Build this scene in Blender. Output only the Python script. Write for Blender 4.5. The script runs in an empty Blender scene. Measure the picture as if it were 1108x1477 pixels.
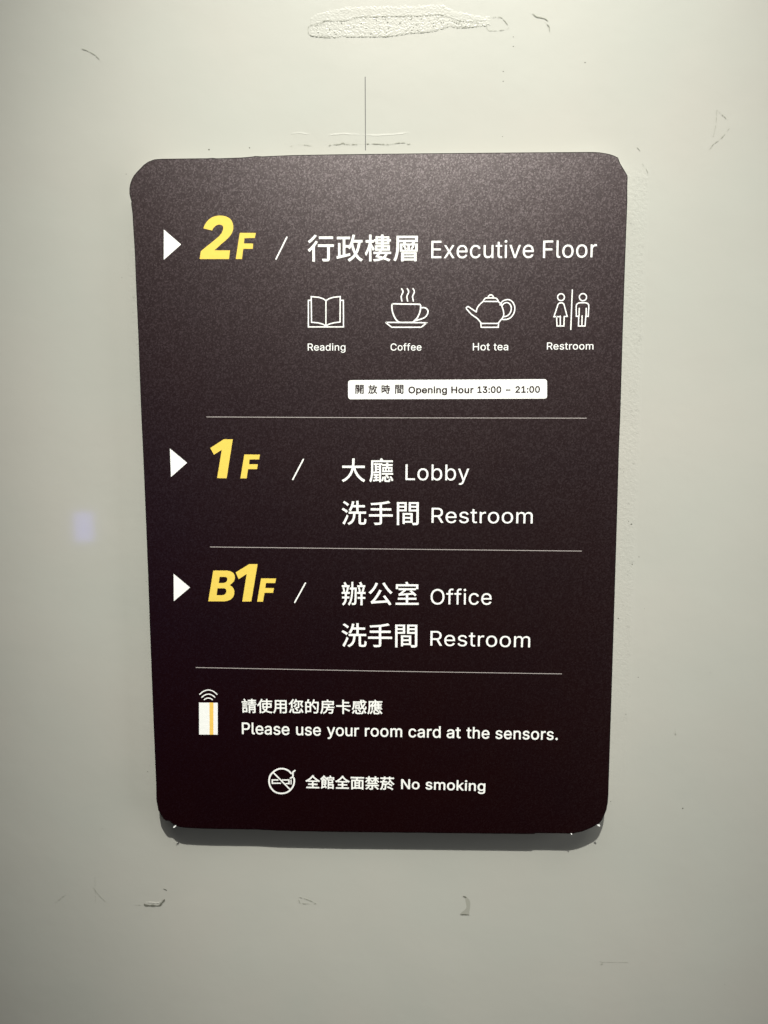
import bpy, bmesh, math, random
from mathutils import Vector, Matrix, noise
from mathutils.geometry import delaunay_2d_cdt

# ---------------------------------------------------------------- camera, world, lamps, exposure
sc = bpy.context.scene
COL = sc.collection
CAM = {'loc': [0.01158, -0.3391, 0.03915], 'rot': [1.454172, 0.00301, 0.027444], 'f': 1109.0}
cam = bpy.data.cameras.new('camera')
cam.sensor_fit = 'HORIZONTAL'; cam.sensor_width = 36.0
cam.lens = CAM['f'] / 1108.0 * 36.0
cam.clip_start = 0.01; cam.clip_end = 50
cam_o = bpy.data.objects.new('camera', cam); COL.objects.link(cam_o)
cam_o.location = CAM['loc']; cam_o.rotation_euler = CAM['rot']
sc.camera = cam_o

world = bpy.data.worlds.new('World'); sc.world = world
world.use_nodes = True
bg = world.node_tree.nodes['Background']
bg.inputs['Color'].default_value = (1.0, 0.96, 0.90, 1)      # a dim room behind the viewer
bg.inputs['Strength'].default_value = 0.005

def lamp(name, kind, loc, target, energy, color, **kw):
    l = bpy.data.lights.new(name, kind); l.energy = energy; l.color = color
    for k, v in kw.items(): setattr(l, k, v)
    o = bpy.data.objects.new(name, l); COL.objects.link(o)
    o.location = loc
    o.rotation_euler = (Vector(target) - Vector(loc)).to_track_quat('-Z', 'Y').to_euler()
    return o
# the ceiling downlight over the sign, and two unseen fill lamps added above and beside it
lamp('downlight', 'SPOT', (0.05, -0.86, 1.35), (0.022, 0.0, 0.074), 190.0, (0.985, 0.975, 0.885),
     spot_size=math.radians(21), spot_blend=1.0, shadow_soft_size=0.012)
lamp('ceiling_fill', 'AREA', (0.3, -0.75, 1.7), (0.3, -0.75, 0), 27.0, (1.0, 0.975, 0.90), shape='RECTANGLE', size=2.0, size_y=1.0)
lamp('side_fill', 'AREA', (1.5, -0.5, 0.0), (0, 0, 0), 12.0, (0.95, 0.955, 0.94), shape='RECTANGLE', size=0.6, size_y=1.6)
# a small lit screen behind the viewer, mirrored softly in the satin paint left of the sign
SCREEN = ([-0.6422, -1.1789, -0.1712], [-0.1362, 0.0075, -0.0084], 0.045)
lamp('blue_screen', 'AREA', SCREEN[0], SCREEN[1], SCREEN[2] * 0.9, (0.16, 0.15, 1.0), shape='RECTANGLE', size=0.036, size_y=0.060)

sc.view_settings.view_transform = 'Standard'; sc.view_settings.look = 'None'
sc.view_settings.exposure = 0.0; sc.view_settings.gamma = 1.0

# ---------------------------------------------------------------- measured shapes (millimetres, sign centre = 0,0; x right, z up)
D = {
    'T': {"executive_floor":[{"x":1.0,"o":[-30.22,107.57],"s":33.817,"a":-0.00679,"b":0.00336,"zb":0.0324,"g":[[34892,-0.0056],[25919,0.3557],[27155,0.7171],[23652,1.0785]]},{"x":0.97,"o":[22.65,108.53],"s":14.106,"a":-0.00483,"b":0.0,"zb":0.0,"g":[[100069,-0.06],[100120,0.3682],[100101,0.7564],[100099,1.1699],[100117,1.5751],[100116,1.9948],[100105,2.2317],[100118,2.4079],[100101,2.8067]]},{"x":0.9738,"o":[70.12,108.23],"s":14.008,"a":0.00397,"b":0.0,"zb":0.0,"g":[[100070,-0.06],[100108,0.362],[100111,0.5632],[100111,0.9903],[100114,1.4175]]}],"lobby":[{"x":1.0,"o":[-16.51,12.76],"s":31.96,"a":-0.00351,"b":0.00252,"zb":0.0315,"g":[[22823,-0.0125],[24307,0.3733]]},{"x":1.0187,"o":[11.69,13.62],"s":13.654,"a":-0.00642,"b":0.0,"zb":0.0,"g":[[100076,-0.06],[100111,0.345],[100098,0.7721],[100098,1.2085],[100121,1.6449]]}],"restroom1":[{"x":1.0,"o":[-16.69,-6.35],"s":32.962,"a":-0.00409,"b":0.00252,"zb":0.0305,"g":[[27927,-0.0105],[25163,0.3524],[38291,0.7153]]},{"x":1.0913,"o":[23.24,-5.39],"s":13.143,"a":-0.00649,"b":0.0,"zb":0.0,"g":[[100082,-0.06],[100101,0.401],[100115,0.8169],[100116,1.1938],[100114,1.4332],[100111,1.7043],[100111,2.1315],[100109,2.5587]]}],"office":[{"x":1.0,"o":[-17.04,-43.03],"s":32.978,"a":-0.00029,"b":0.00252,"zb":0.0315,"g":[[36774,-0.0115],[20844,0.3532],[23460,0.7178]]},{"x":0.9977,"o":[22.99,-42.41],"s":13.733,"a":-0.0022,"b":0.0,"zb":0.0,"g":[[100079,-0.04],[100102,0.5053],[100102,0.771],[100105,1.0366],[100099,1.2152],[100101,1.6229]]}],"restroom2":[{"x":1.0,"o":[-17.25,-62.37],"s":34.033,"a":-0.00146,"b":0.00252,"zb":0.0305,"g":[[27927,-0.0105],[25163,0.3369],[38291,0.6843]]},{"x":1.0764,"o":[22.94,-61.48],"s":13.399,"a":-0.01358,"b":0.0,"zb":0.0,"g":[[100082,-0.06],[100101,0.401],[100115,0.8169],[100116,1.1938],[100114,1.4332],[100111,1.7043],[100111,2.1315],[100109,2.5587]]}],"reading":[{"x":1.0669,"o":[-30.8,70.1],"s":5.841,"a":-0.00731,"b":0.004,"zb":0.0,"g":[[100082,-0.056],[100101,0.405],[100097,0.8209],[100100,1.2221],[100105,1.6584],[100110,1.837],[100103,2.2587]]}],"coffee":[{"x":1.0323,"o":[5.19,69.91],"s":5.803,"a":-0.00597,"b":0.004,"zb":0.0,"g":[[100067,-0.036],[100111,0.4861],[100102,0.9132],[100102,1.1789],[100101,1.4446],[100101,1.8605]]}],"hottea":[{"x":1.0667,"o":[40.79,69.74],"s":6.093,"a":0.00275,"b":0.004,"zb":0.0,"g":[[100072,-0.056],[100111,0.4729],[100116,0.9001]]},{"x":1.0585,"o":[49.69,69.75],"s":5.977,"a":0.00318,"b":0.004,"zb":0.0,"g":[[100116,-0.002],[100101,0.2374],[100097,0.6533]]}],"restroom3":[{"x":1.0901,"o":[72.61,69.95],"s":5.841,"a":-0.00402,"b":0.004,"zb":0.0,"g":[[100082,-0.056],[100101,0.405],[100115,0.8209],[100116,1.1978],[100114,1.4372],[100111,1.7083],[100111,2.1355],[100109,2.5627]]}],"open":[{"x":1.0,"o":[-10.23,51.39],"s":12.106,"a":-0.00275,"b":0.0084,"zb":0.0364,"g":[[38283,-0.0226]]},{"x":1.0,"o":[-4.6,51.37],"s":11.502,"a":-0.00496,"b":0.0084,"zb":0.0374,"g":[[25918,-0.0006]]},{"x":1.0,"o":[1.22,51.35],"s":11.541,"a":-0.00501,"b":0.0084,"zb":0.0364,"g":[[26178,-0.0186]]},{"x":1.0,"o":[7.15,51.32],"s":12.075,"a":-0.00275,"b":0.0084,"zb":0.0364,"g":[[38291,-0.0236]]},{"x":1.13,"o":[12.92,51.63],"s":5.296,"a":-0.00415,"b":0.024,"zb":0.0,"g":[[100079,-0.016],[100112,0.5322],[100101,0.9715],[100110,1.3904],[100105,1.815],[100110,1.9966],[100103,2.4212]]},{"x":1.13,"o":[31.56,51.58],"s":5.242,"a":-0.00412,"b":0.024,"zb":0.0,"g":[[100072,-0.036],[100111,0.5035],[100117,0.9412],[100114,1.3738]]},{"x":1.0031,"o":[42.93,51.63],"s":5.242,"a":-0.00193,"b":0.024,"zb":0.0,"g":[[100049,-0.052],[100051,0.4131],[100058,0.8781],[100048,1.0779],[100048,1.5429]]},{"x":1.0,"o":[55.22,51.64],"s":5.171,"a":-0.00463,"b":0.024,"zb":0.0,"g":[[108211,0.024]]},{"x":1.0372,"o":[59.38,51.65],"s":5.171,"a":0.00188,"b":0.024,"zb":0.0,"g":[[100050,-0.04],[100049,0.4251],[100058,0.8901],[100048,1.0899],[100048,1.5549]]}],"card":[{"x":1.0,"o":[-63.63,-93.87],"s":20.494,"a":-0.00293,"b":0.00504,"zb":0.035,"g":[[35531,-0.009],[20351,0.3447],[29992,0.6983],[24744,1.0519],[30340,1.4055],[25151,1.7591],[21345,2.1128],[24863,2.4664],[25033,2.82]]}],"please":[{"x":0.97,"o":[-63.88,-103.85],"s":10.626,"a":-0.01448,"b":0.009,"zb":0.0,"g":[[100080,-0.051],[100108,0.3982],[100101,0.5921],[100097,1.0007],[100115,1.3946],[100101,1.7643]]},{"x":0.97,"o":[-38.73,-104.21],"s":10.55,"a":-0.01482,"b":0.009,"zb":0.0,"g":[[100117,-0.044],[100115,0.371],[100101,0.7409]]},{"x":0.97,"o":[-24.47,-104.35],"s":10.531,"a":-0.01424,"b":0.009,"zb":0.0,"g":[[100121,-0.008],[100111,0.3764],[100117,0.7868],[100114,1.192]]},{"x":0.9946,"o":[-6.97,-104.53],"s":10.455,"a":-0.01109,"b":0.009,"zb":0.0,"g":[[100114,-0.044],[100111,0.2271],[100111,0.6543],[100109,1.0815]]},{"x":0.9758,"o":[13.09,-104.76],"s":10.512,"a":-0.0095,"b":0.009,"zb":0.0,"g":[[100099,-0.025],[100097,0.3827],[100114,0.7839],[100100,1.055]]},{"x":1.0208,"o":[30.58,-104.94],"s":10.493,"a":-0.0124,"b":0.009,"zb":0.0,"g":[[100097,-0.021],[100116,0.3802]]},{"x":0.97,"o":[39.6,-104.99],"s":10.417,"a":-0.01706,"b":0.009,"zb":0.0,"g":[[100116,0.003],[100104,0.2423],[100101,0.6642]]},{"x":0.9826,"o":[52.91,-105.18],"s":10.361,"a":-0.01092,"b":0.009,"zb":0.0,"g":[[100115,-0.027],[100101,0.35],[100110,0.7659],[100115,1.1876],[100111,1.5645],[100114,1.9917],[100115,2.2628],[100046,2.6398]]}],"nosmoking":[{"x":1.0,"o":[-34.76,-130.12],"s":19.532,"a":-0.00895,"b":0.00672,"zb":0.0347,"g":[[20840,-0.0023],[39208,0.352],[20840,0.7062],[38754,1.0604],[31105,1.4146],[33784,1.7689]]},{"x":1.0698,"o":[9.67,-129.78],"s":9.099,"a":-0.00933,"b":0.012,"zb":0.0,"g":[[100078,-0.048],[100111,0.4874]]},{"x":1.0607,"o":[20.97,-129.87],"s":9.362,"a":-0.02102,"b":0.012,"zb":0.0,"g":[[100115,-0.024],[100109,0.353],[100111,0.9747],[100107,1.4019],[100105,1.7946],[100110,1.9732],[100103,2.3949]]}]},
    'outline': [[-91.6,150.56],[-86.91,150.56],[-72.09,150.52],[-70.31,150.7],[-68.54,150.45],[-63.22,150.53],[-57.19,150.68],[-52.93,151.02],[-51.87,151.2],[-49.19,151.0],[-42.56,151.2],[-35.37,151.37],[-19.05,151.45],[-1.48,151.44],[18.95,151.41],[45.11,151.32],[56.7,151.29],[79.81,151.17],[90.18,151.1],[91.63,151.0],[92.78,150.91],[94.51,150.66],[96.48,150.28],[97.99,149.85],[99.09,149.45],[100.56,148.71],[101.02,147.65],[101.55,146.42],[103.16,143.91],[104.04,142.62],[104.67,141.61],[104.82,140.61],[104.79,137.35],[105.03,131.11],[105.0,124.08],[104.94,113.9],[104.91,102.36],[104.9,75.93],[105.02,41.4],[104.89,26.15],[105.04,-4.85],[105.13,-51.1],[105.17,-89.79],[105.16,-126.15],[105.2,-131.52],[105.02,-135.86],[104.43,-139.5],[102.84,-143.78],[101.47,-145.66],[99.5,-146.91],[97.24,-148.29],[93.52,-149.9],[90.67,-150.62],[88.57,-150.98],[77.69,-150.88],[72.09,-150.92],[71.61,-151.4],[45.6,-151.42],[16.58,-151.44],[-19.23,-151.5],[-48.38,-151.21],[-57.58,-150.74],[-81.08,-150.68],[-87.64,-150.49],[-92.82,-150.24],[-95.79,-149.59],[-97.82,-148.37],[-99.25,-146.98],[-100.72,-146.86],[-101.88,-146.21],[-103.15,-144.06],[-104.4,-141.6],[-105.09,-136.37],[-104.92,-128.35],[-105.0,-91.36],[-104.93,-52.0],[-104.8,-27.47],[-104.82,-1.71],[-104.89,23.43],[-105.04,42.08],[-105.04,52.98],[-104.98,77.2],[-105.07,95.18],[-105.09,112.93],[-105.36,124.74],[-105.42,128.33],[-105.82,132.36],[-105.63,133.27],[-106.11,134.81],[-106.37,136.47],[-106.27,138.83],[-105.87,140.44],[-105.2,142.13],[-104.27,143.74],[-102.86,145.33],[-101.26,146.75],[-99.77,148.18],[-97.76,149.45],[-95.17,150.35]],
    'arrows': [[[-92.04,121.51],[-92.5,108.85],[-84.76,115.2]],[[-92.74,27.77],[-92.7,15.08],[-85.24,21.4]],[[-93.05,-28.69],[-93.41,-41.38],[-85.78,-35.02]]],
    'slashes': [[[-43.91,108.75],[-39.06,117.8]],[[-38.28,13.92],[-33.46,22.82]],[[-38.34,-41.74],[-33.37,-32.82]]],
    'dividers': [[[-75.9,41.59],[8.05,40.93],[90.34,40.52]],[[-76.04,-16.42],[7.99,-17.27],[89.81,-18.04]],[[-84.28,-72.35],[0.04,-73.54],[82.34,-74.33]]],
    'two': [[-76.9,109.05],[-76.31,112.31],[-75.14,113.21],[-70.16,116.93],[-68.23,118.47],[-67.11,119.75],[-66.48,121.04],[-66.36,121.82],[-66.44,122.54],[-66.81,122.98],[-67.42,123.22],[-68.15,123.28],[-68.91,123.13],[-69.73,122.68],[-70.42,122.06],[-70.9,121.4],[-71.13,120.83],[-74.94,121.77],[-74.44,122.93],[-73.59,124.27],[-72.48,125.44],[-71.11,126.3],[-69.61,126.81],[-67.99,127.0],[-66.38,126.93],[-64.91,126.58],[-63.71,125.97],[-62.74,125.01],[-62.21,123.84],[-61.97,122.42],[-62.09,121.13],[-62.58,119.84],[-63.37,118.68],[-64.48,117.53],[-65.86,116.37],[-67.51,115.09],[-69.18,113.67],[-70.42,112.62],[-63.64,112.56],[-64.22,108.94]],
    'twoF': [[-61.3,108.92],[-59.29,119.78],[-52.35,119.67],[-52.83,117.6],[-57.3,117.54],[-57.62,115.36],[-53.63,115.27],[-53.85,113.1],[-57.95,113.13],[-58.59,108.89]],
    'one': [[-72.03,14.56],[-69.61,27.15],[-73.13,24.95],[-74.71,27.94],[-68.53,31.78],[-64.59,31.72],[-67.78,14.5]],
    'oneF': [[-61.62,14.44],[-59.63,25.03],[-52.68,24.97],[-53.06,22.87],[-57.35,22.82],[-57.62,20.71],[-53.72,20.71],[-54.1,18.54],[-58.12,18.55],[-58.83,14.44]],
    'bee': [[[-77.66,-41.35],[-74.99,-27.21],[-68.62,-27.19],[-67.09,-27.5],[-65.92,-28.25],[-65.27,-29.45],[-65.24,-30.83],[-65.75,-32.14],[-66.66,-33.11],[-67.7,-33.87],[-66.7,-34.49],[-65.97,-35.42],[-65.66,-36.63],[-65.77,-38.19],[-66.42,-39.58],[-67.54,-40.55],[-68.99,-41.15],[-70.54,-41.36]],[[-72.17,-30.09],[-69.65,-30.08],[-68.97,-30.32],[-68.65,-30.84],[-68.74,-31.63],[-69.16,-32.32],[-69.86,-32.77],[-70.82,-32.92],[-72.66,-32.92]],[[-73.28,-35.34],[-70.37,-35.33],[-69.59,-35.61],[-69.27,-36.23],[-69.29,-36.99],[-69.65,-37.75],[-70.35,-38.31],[-71.25,-38.52],[-73.78,-38.53]]],
    'beeone': [[-62.16,-41.4],[-59.87,-28.75],[-63.54,-31.1],[-64.82,-28.01],[-58.61,-24.21],[-54.81,-24.21],[-58.06,-41.39]],
    'beeF': [[-55.4,-41.45],[-53.39,-30.73],[-46.59,-30.78],[-47.04,-32.85],[-51.19,-32.86],[-51.58,-35.14],[-47.63,-35.2],[-48.08,-37.34],[-51.96,-37.35],[-52.73,-41.44]],
    'plate': [[-13.35,55.99],[-13.3,56.46],[-13.14,56.82],[-12.87,57.08],[-12.51,57.24],[-12.04,57.29],[71.65,57.35],[72.12,57.3],[72.49,57.14],[72.75,56.88],[72.92,56.52],[72.98,56.05],[73.13,50.3],[73.09,49.83],[72.94,49.47],[72.69,49.21],[72.33,49.05],[71.86,49.0],[-12.11,49.04],[-12.58,49.09],[-12.94,49.25],[-13.2,49.51],[-13.35,49.87],[-13.4,50.34]],
    'book': [[0,0,0.52,[[-29.05,91.36],[-30.22,91.37],[-30.38,80.14],[-15.13,80.05],[-15.09,91.26],[-16.39,91.27]]],[0,0,0.52,[[-22.62,91.13],[-23.71,91.96],[-25.65,92.6],[-28.96,92.94],[-28.98,82.11],[-25.79,81.77],[-24.04,81.25],[-22.75,80.48]]],[0,0,0.52,[[-22.62,91.13],[-21.44,91.94],[-19.49,92.56],[-16.44,92.85],[-16.61,82.15],[-19.61,81.73],[-21.44,81.23],[-22.75,80.48]]],[0,0,0.52,[[-22.62,91.0],[-22.75,80.48]]]],
    'cup': [[1,1,0.6,[[6.65,89.65],[11.88,89.49],[17.24,89.39],[18.01,89.07],[18.21,88.37],[17.89,86.17],[16.86,83.9],[15.57,82.51],[14.67,81.82],[11.88,81.78],[9.1,81.86],[7.67,82.95],[6.51,84.98],[5.93,87.2],[5.81,88.9],[6.07,89.53]]],[1,1,0.56,[[4.11,81.83],[11.56,81.72],[19.97,81.6],[20.43,81.34],[19.59,80.59],[18.55,79.83],[17.71,79.71],[11.56,79.75],[6.37,79.78],[5.59,79.92],[4.3,80.88],[3.39,81.64]]],[0,1,0.56,[[18.27,87.93],[19.82,87.92],[20.92,87.35],[21.38,86.27],[20.93,84.88],[19.84,83.75],[18.29,83.13],[16.86,82.76],[15.83,82.45]]],[0,1,0.56,[[10.01,95.92],[10.52,95.04],[10.52,94.29],[10.01,93.28],[9.81,92.4],[10.14,90.76]]],[0,1,0.56,[[12.46,95.9],[12.97,95.02],[12.97,94.27],[12.46,93.27],[12.27,92.39],[12.59,90.75]]],[0,1,0.56,[[14.91,95.89],[15.42,95.0],[15.42,94.25],[14.91,93.25],[14.72,92.37],[15.04,90.73]]]],
    'pot': [[0,1,0.52,[[47.1,91.87],[47.33,92.62],[47.85,93.04],[48.52,93.03],[49.11,92.61],[49.4,91.85]]],[1,0,0.52,[[45.04,90.38],[45.18,90.94],[45.85,91.69],[46.71,91.83],[49.84,91.8],[50.66,91.61],[51.25,90.9],[51.45,90.28]]],[0,1,0.52,[[45.04,90.38],[43.85,89.44],[42.9,88.36],[42.33,87.28],[42.06,85.96]]],[0,0,0.52,[[42.06,85.96],[38.66,88.25],[38.22,88.21],[37.79,87.79],[37.8,87.46],[38.19,86.93],[40.04,84.93],[41.6,83.88],[42.47,83.31],[43.35,82.35],[44.24,81.21]]],[0,1,0.52,[[51.35,90.28],[52.32,89.48],[53.21,87.82],[53.72,86.16],[53.84,84.65],[53.38,83.43],[52.43,82.3],[51.48,81.12]]],[1,0,0.52,[[44.09,81.12],[51.67,81.07],[51.6,79.46],[44.26,79.5]]],[0,1,0.52,[[52.23,88.83],[53.23,90.33],[54.7,90.95],[56.17,90.94],[57.6,89.98],[58.46,88.09],[58.43,86.21],[57.69,84.51],[56.42,83.26],[55.02,82.76],[53.47,82.71]]],[0,1,0.52,[[53.07,88.57],[53.89,89.45],[55.04,89.81],[56.07,89.43],[56.92,88.29],[57.01,86.85],[56.45,85.28],[55.25,84.21],[53.78,83.91]]]],
    'woman': [[1,0,0.5,[[79.62,91.89],[79.53,92.34],[79.31,92.74],[78.98,93.06],[78.57,93.27],[78.11,93.34],[77.66,93.28],[77.26,93.07],[76.94,92.76],[76.74,92.36],[76.68,91.91],[76.76,91.47],[76.98,91.07],[77.31,90.74],[77.73,90.54],[78.18,90.46],[78.63,90.53],[79.04,90.73],[79.36,91.05],[79.55,91.45]]],[0,0,0.5,[[78.02,83.75],[75.33,83.76],[76.88,88.78],[77.19,89.28],[77.76,89.53],[78.72,89.52],[79.17,89.33],[79.5,88.76],[80.96,83.85],[79.68,83.8],[79.65,79.83],[76.7,79.85],[76.49,83.63]]],[0,0,0.5,[[78.01,84.0],[78.11,79.84]]]],
    'man': [[1,0,0.5,[[88.99,91.82],[88.9,92.29],[88.67,92.71],[88.32,93.04],[87.89,93.26],[87.42,93.34],[86.95,93.27],[86.53,93.06],[86.2,92.73],[85.99,92.31],[85.93,91.85],[86.02,91.38],[86.24,90.96],[86.59,90.63],[87.02,90.41],[87.5,90.33],[87.97,90.4],[88.39,90.61],[88.72,90.94],[88.93,91.36]]],[0,0,0.5,[[85.99,87.21],[86.01,83.94],[84.86,83.83],[84.68,88.22],[84.92,88.91],[85.61,89.41],[86.5,89.53],[88.61,89.51],[89.44,89.26],[89.97,88.69],[90.05,88.06],[89.91,83.79],[89.02,83.8],[88.99,87.19]]],[0,0,0.5,[[85.88,83.94],[85.86,79.79],[88.68,79.77],[88.89,83.92]]],[0,0,0.5,[[87.28,84.06],[87.33,79.9]]]],
    'bar': [[0,0,0.5,[[82.86,94.87],[82.63,78.36]]]],
    'keycard': [[-83.4,-89.0],[-74.7,-89.02],[-75.14,-104.34],[-83.8,-104.41]],
    'stripe': [[-78.53,-88.96],[-76.7,-88.95],[-77.15,-104.36],[-78.9,-104.37]],
    'arcs': [[0,1,0.5,[[-82.93,-85.05],[-81.06,-83.61],[-78.87,-82.97],[-76.63,-83.58],[-74.93,-85.0]]],[0,1,0.5,[[-82.02,-86.48],[-80.59,-85.4],[-78.93,-84.94],[-77.29,-85.37],[-75.93,-86.44]]],[0,1,0.5,[[-80.92,-87.64],[-79.95,-87.0],[-78.99,-86.82],[-78.03,-86.99],[-77.1,-87.61]]]],
    'nosm': [[0,1,0.78,[[-41.38,-122.81],[-42.37,-121.67],[-43.93,-120.83],[-45.75,-120.52],[-47.78,-120.94],[-49.7,-122.24],[-51.17,-124.05],[-51.72,-126.62],[-51.28,-129.18],[-49.88,-131.28],[-48.0,-132.36],[-45.9,-132.62],[-43.61,-132.13],[-41.74,-130.77],[-40.39,-128.7],[-39.97,-126.5],[-40.12,-125.07]]],[0,0,0.66,[[-49.7,-122.42],[-42.0,-130.65]]],[0,0,0.62,[[-47.62,-126.06],[-50.2,-126.09],[-50.23,-127.67],[-46.42,-127.63]]],[0,0,0.62,[[-45.39,-126.04],[-42.41,-126.01],[-42.44,-127.77],[-43.79,-127.78]]],[0,0,0.5,[[-41.43,-126.0],[-41.47,-127.94]]],[0,1,0.72,[[-39.57,-121.41],[-40.28,-121.93],[-40.57,-122.66],[-40.48,-123.76],[-40.76,-124.58],[-41.7,-125.09]]]],
    'flecks': [[[-97.56,-150.37],[-97.27,-149.5],[-96.26,-148.97],[-96.08,-149.35],[-96.89,-150.12]],[[100.4,-146.35],[101.35,-146.14],[101.85,-146.74],[101.55,-147.25],[100.74,-146.82]],[[88.37,-150.78],[88.94,-150.71],[89.02,-151.39],[88.57,-151.32]]],
    'pencil': [[-5.53,185.16],[-5.56,155.42]],
    'scar_top': [[-30.02,208.52],[-27.35,210.12],[-23.51,211.43],[-19.1,212.18],[-13.22,213.18],[-1.5,213.25],[16.02,213.23],[27.68,213.58],[31.19,211.34],[35.85,210.17],[42.26,208.97],[45.18,208.38],[48.66,208.87]],
    'scar_mid': [[-29.77,205.76],[-27.99,206.56],[-25.04,206.79],[-22.67,207.85],[-19.14,207.79],[-13.27,207.83],[-8.85,209.0],[-0.06,209.13],[4.33,209.19],[16.03,209.13],[21.87,209.31],[25.95,209.52],[30.62,208.35],[35.01,206.91],[39.38,206.56],[44.33,206.76]],
    'scar_bot': [[-29.79,204.11],[-28.93,202.16],[-25.11,201.55],[-19.21,201.18],[-13.32,201.36],[-8.91,201.29],[-1.56,201.18],[5.78,201.34],[13.11,202.32],[21.9,202.73],[27.73,204.01],[30.07,204.8],[35.03,204.17],[42.31,204.6],[45.81,204.82]],
    'ridges': [[0.16,0.7,[[46.35,207.82],[47.51,208.07],[51.58,208.0],[53.34,206.61],[55.41,204.11]]],[0.14,0.6,[[45.81,204.54],[46.99,202.88],[52.81,203.06],[55.42,203.84]]],[0.2,0.8,[[64.9,209.42],[66.66,208.03],[69.57,207.43],[71.62,206.31]]],[0.2,0.8,[[70.19,205.79],[71.96,204.12],[72.3,201.93]]],[0.12,0.5,[[-37.97,157.38],[-36.16,158.07]]],[0.12,0.5,[[-34.66,158.06],[-31.67,157.88],[-28.97,157.56]]],[0.15,0.6,[[-21.48,157.47],[-19.68,157.87],[-16.69,157.98],[-15.19,158.53],[-13.7,157.94],[-5.63,157.98],[-3.84,158.1]]],[0.15,0.6,[[-2.95,158.09],[4.21,157.72],[8.68,158.23],[11.66,158.19],[12.85,157.61],[13.74,157.88]]],[0.14,0.6,[[-127.01,198.42],[-124.65,197.55],[-121.14,195.54],[-118.57,192.7]]],[0.1,0.5,[[143.29,169.97],[143.26,164.4],[142.34,159.09]]],[0.1,0.5,[[143.29,169.97],[148.13,165.73]]],[0.13,0.6,[[141.12,154.05],[142.77,156.28],[145.59,158.21],[148.88,162.37]]],[0.12,0.5,[[110.37,155.27],[111.89,153.56]]],[0.1,0.5,[[112.66,148.46],[114.5,146.46],[115.47,143.89]]],[0.12,0.6,[[137.11,-102.77],[137.01,-104.12],[137.4,-105.79]]],[0.12,0.5,[[-39.28,-192.36],[-39.57,-189.13],[-31.54,-192.24],[-38.27,-192.35]]],[0.1,0.5,[[106.57,-220.64],[110.55,-220.39],[119.19,-220.42]]],[0.12,0.5,[[105.88,-219.93],[106.92,-221.36],[105.94,-221.74]]],[0.09,0.5,[[-140.14,-185.59],[-137.92,-189.16],[-134.01,-193.45]]],[0.08,0.5,[[-159.38,-193.83],[-154.0,-189.4]]],[0.08,0.5,[[-139.2,-180.17],[-139.46,-192.8]]],[0.08,0.5,[[-135.7,-156.23],[-133.95,-154.8]]],[0.1,0.5,[[-120.06,-194.5],[-117.32,-194.35]]]],
    'lips': [[[-37.59,162.22],[-34.59,162.61],[-29.51,162.12]],[[-21.44,161.16],[-19.64,161.71],[-14.86,162.07],[-7.7,161.56]],[[-7.1,161.55],[-0.25,161.32],[8.68,161.63],[13.14,162.14]]],
    'scar_end': [[-22.09,207.56],[-25.04,206.65],[-27.99,206.29],[-29.48,205.48],[-29.5,203.55],[-28.35,202.02],[-25.7,201.56]],
    'hook': [[-115.41,-193.52],[-114.94,-194.42],[-112.21,-194.56],[-108.47,-194.61],[-107.06,-193.4],[-105.28,-191.2]],
    'hook2': [[-105.76,-185.8],[-104.09,-186.5]],
    'cres': [[39.4,-187.41],[41.07,-187.92],[42.41,-189.33],[42.93,-191.11],[42.79,-193.61],[42.48,-195.77],[42.49,-197.02],[40.82,-196.87],[38.15,-196.91],[38.81,-195.82],[40.46,-194.36],[41.12,-192.92],[40.76,-190.78],[40.41,-188.65]],
    'dots': [[57.08,200.25,1.1],[57.14,196.4,1.1],[53.06,186.52,1],[53.12,182.64,1],[87.41,189.61,1.1],[-73.38,156.53,1.6],[-55.72,157.03,1.4],[53.16,160.22,0.8],[113.56,-6.96,1.6],[112.28,-5.7,1],[114.5,-25.36,1.3],[109.07,-50.48,1.4],[114.05,-95.93,1.1],[142.09,-141.77,1.4],[117.5,-21.84,1],[151.96,-75.76,0.8],[119.17,-78.27,1],[166.04,-231.17,0.8],[120.86,-45.9,0.7],[108.35,-138.71,1.1],[-108.28,-33.97,0.8],[-107.72,20.56,0.8],[-111.24,-126.19,0.8],[-110.01,146.75,0.8],[-113.72,103.03,0.7]],
    'foot': [[103.47,150.84],[110.26,149.91],[113.87,147.6],[116.39,143.03],[118.23,133.02],[119.98,86.46],[120.3,53.56],[120.66,10.59],[120.53,-36.87],[121.03,-85.88]],
}
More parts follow.
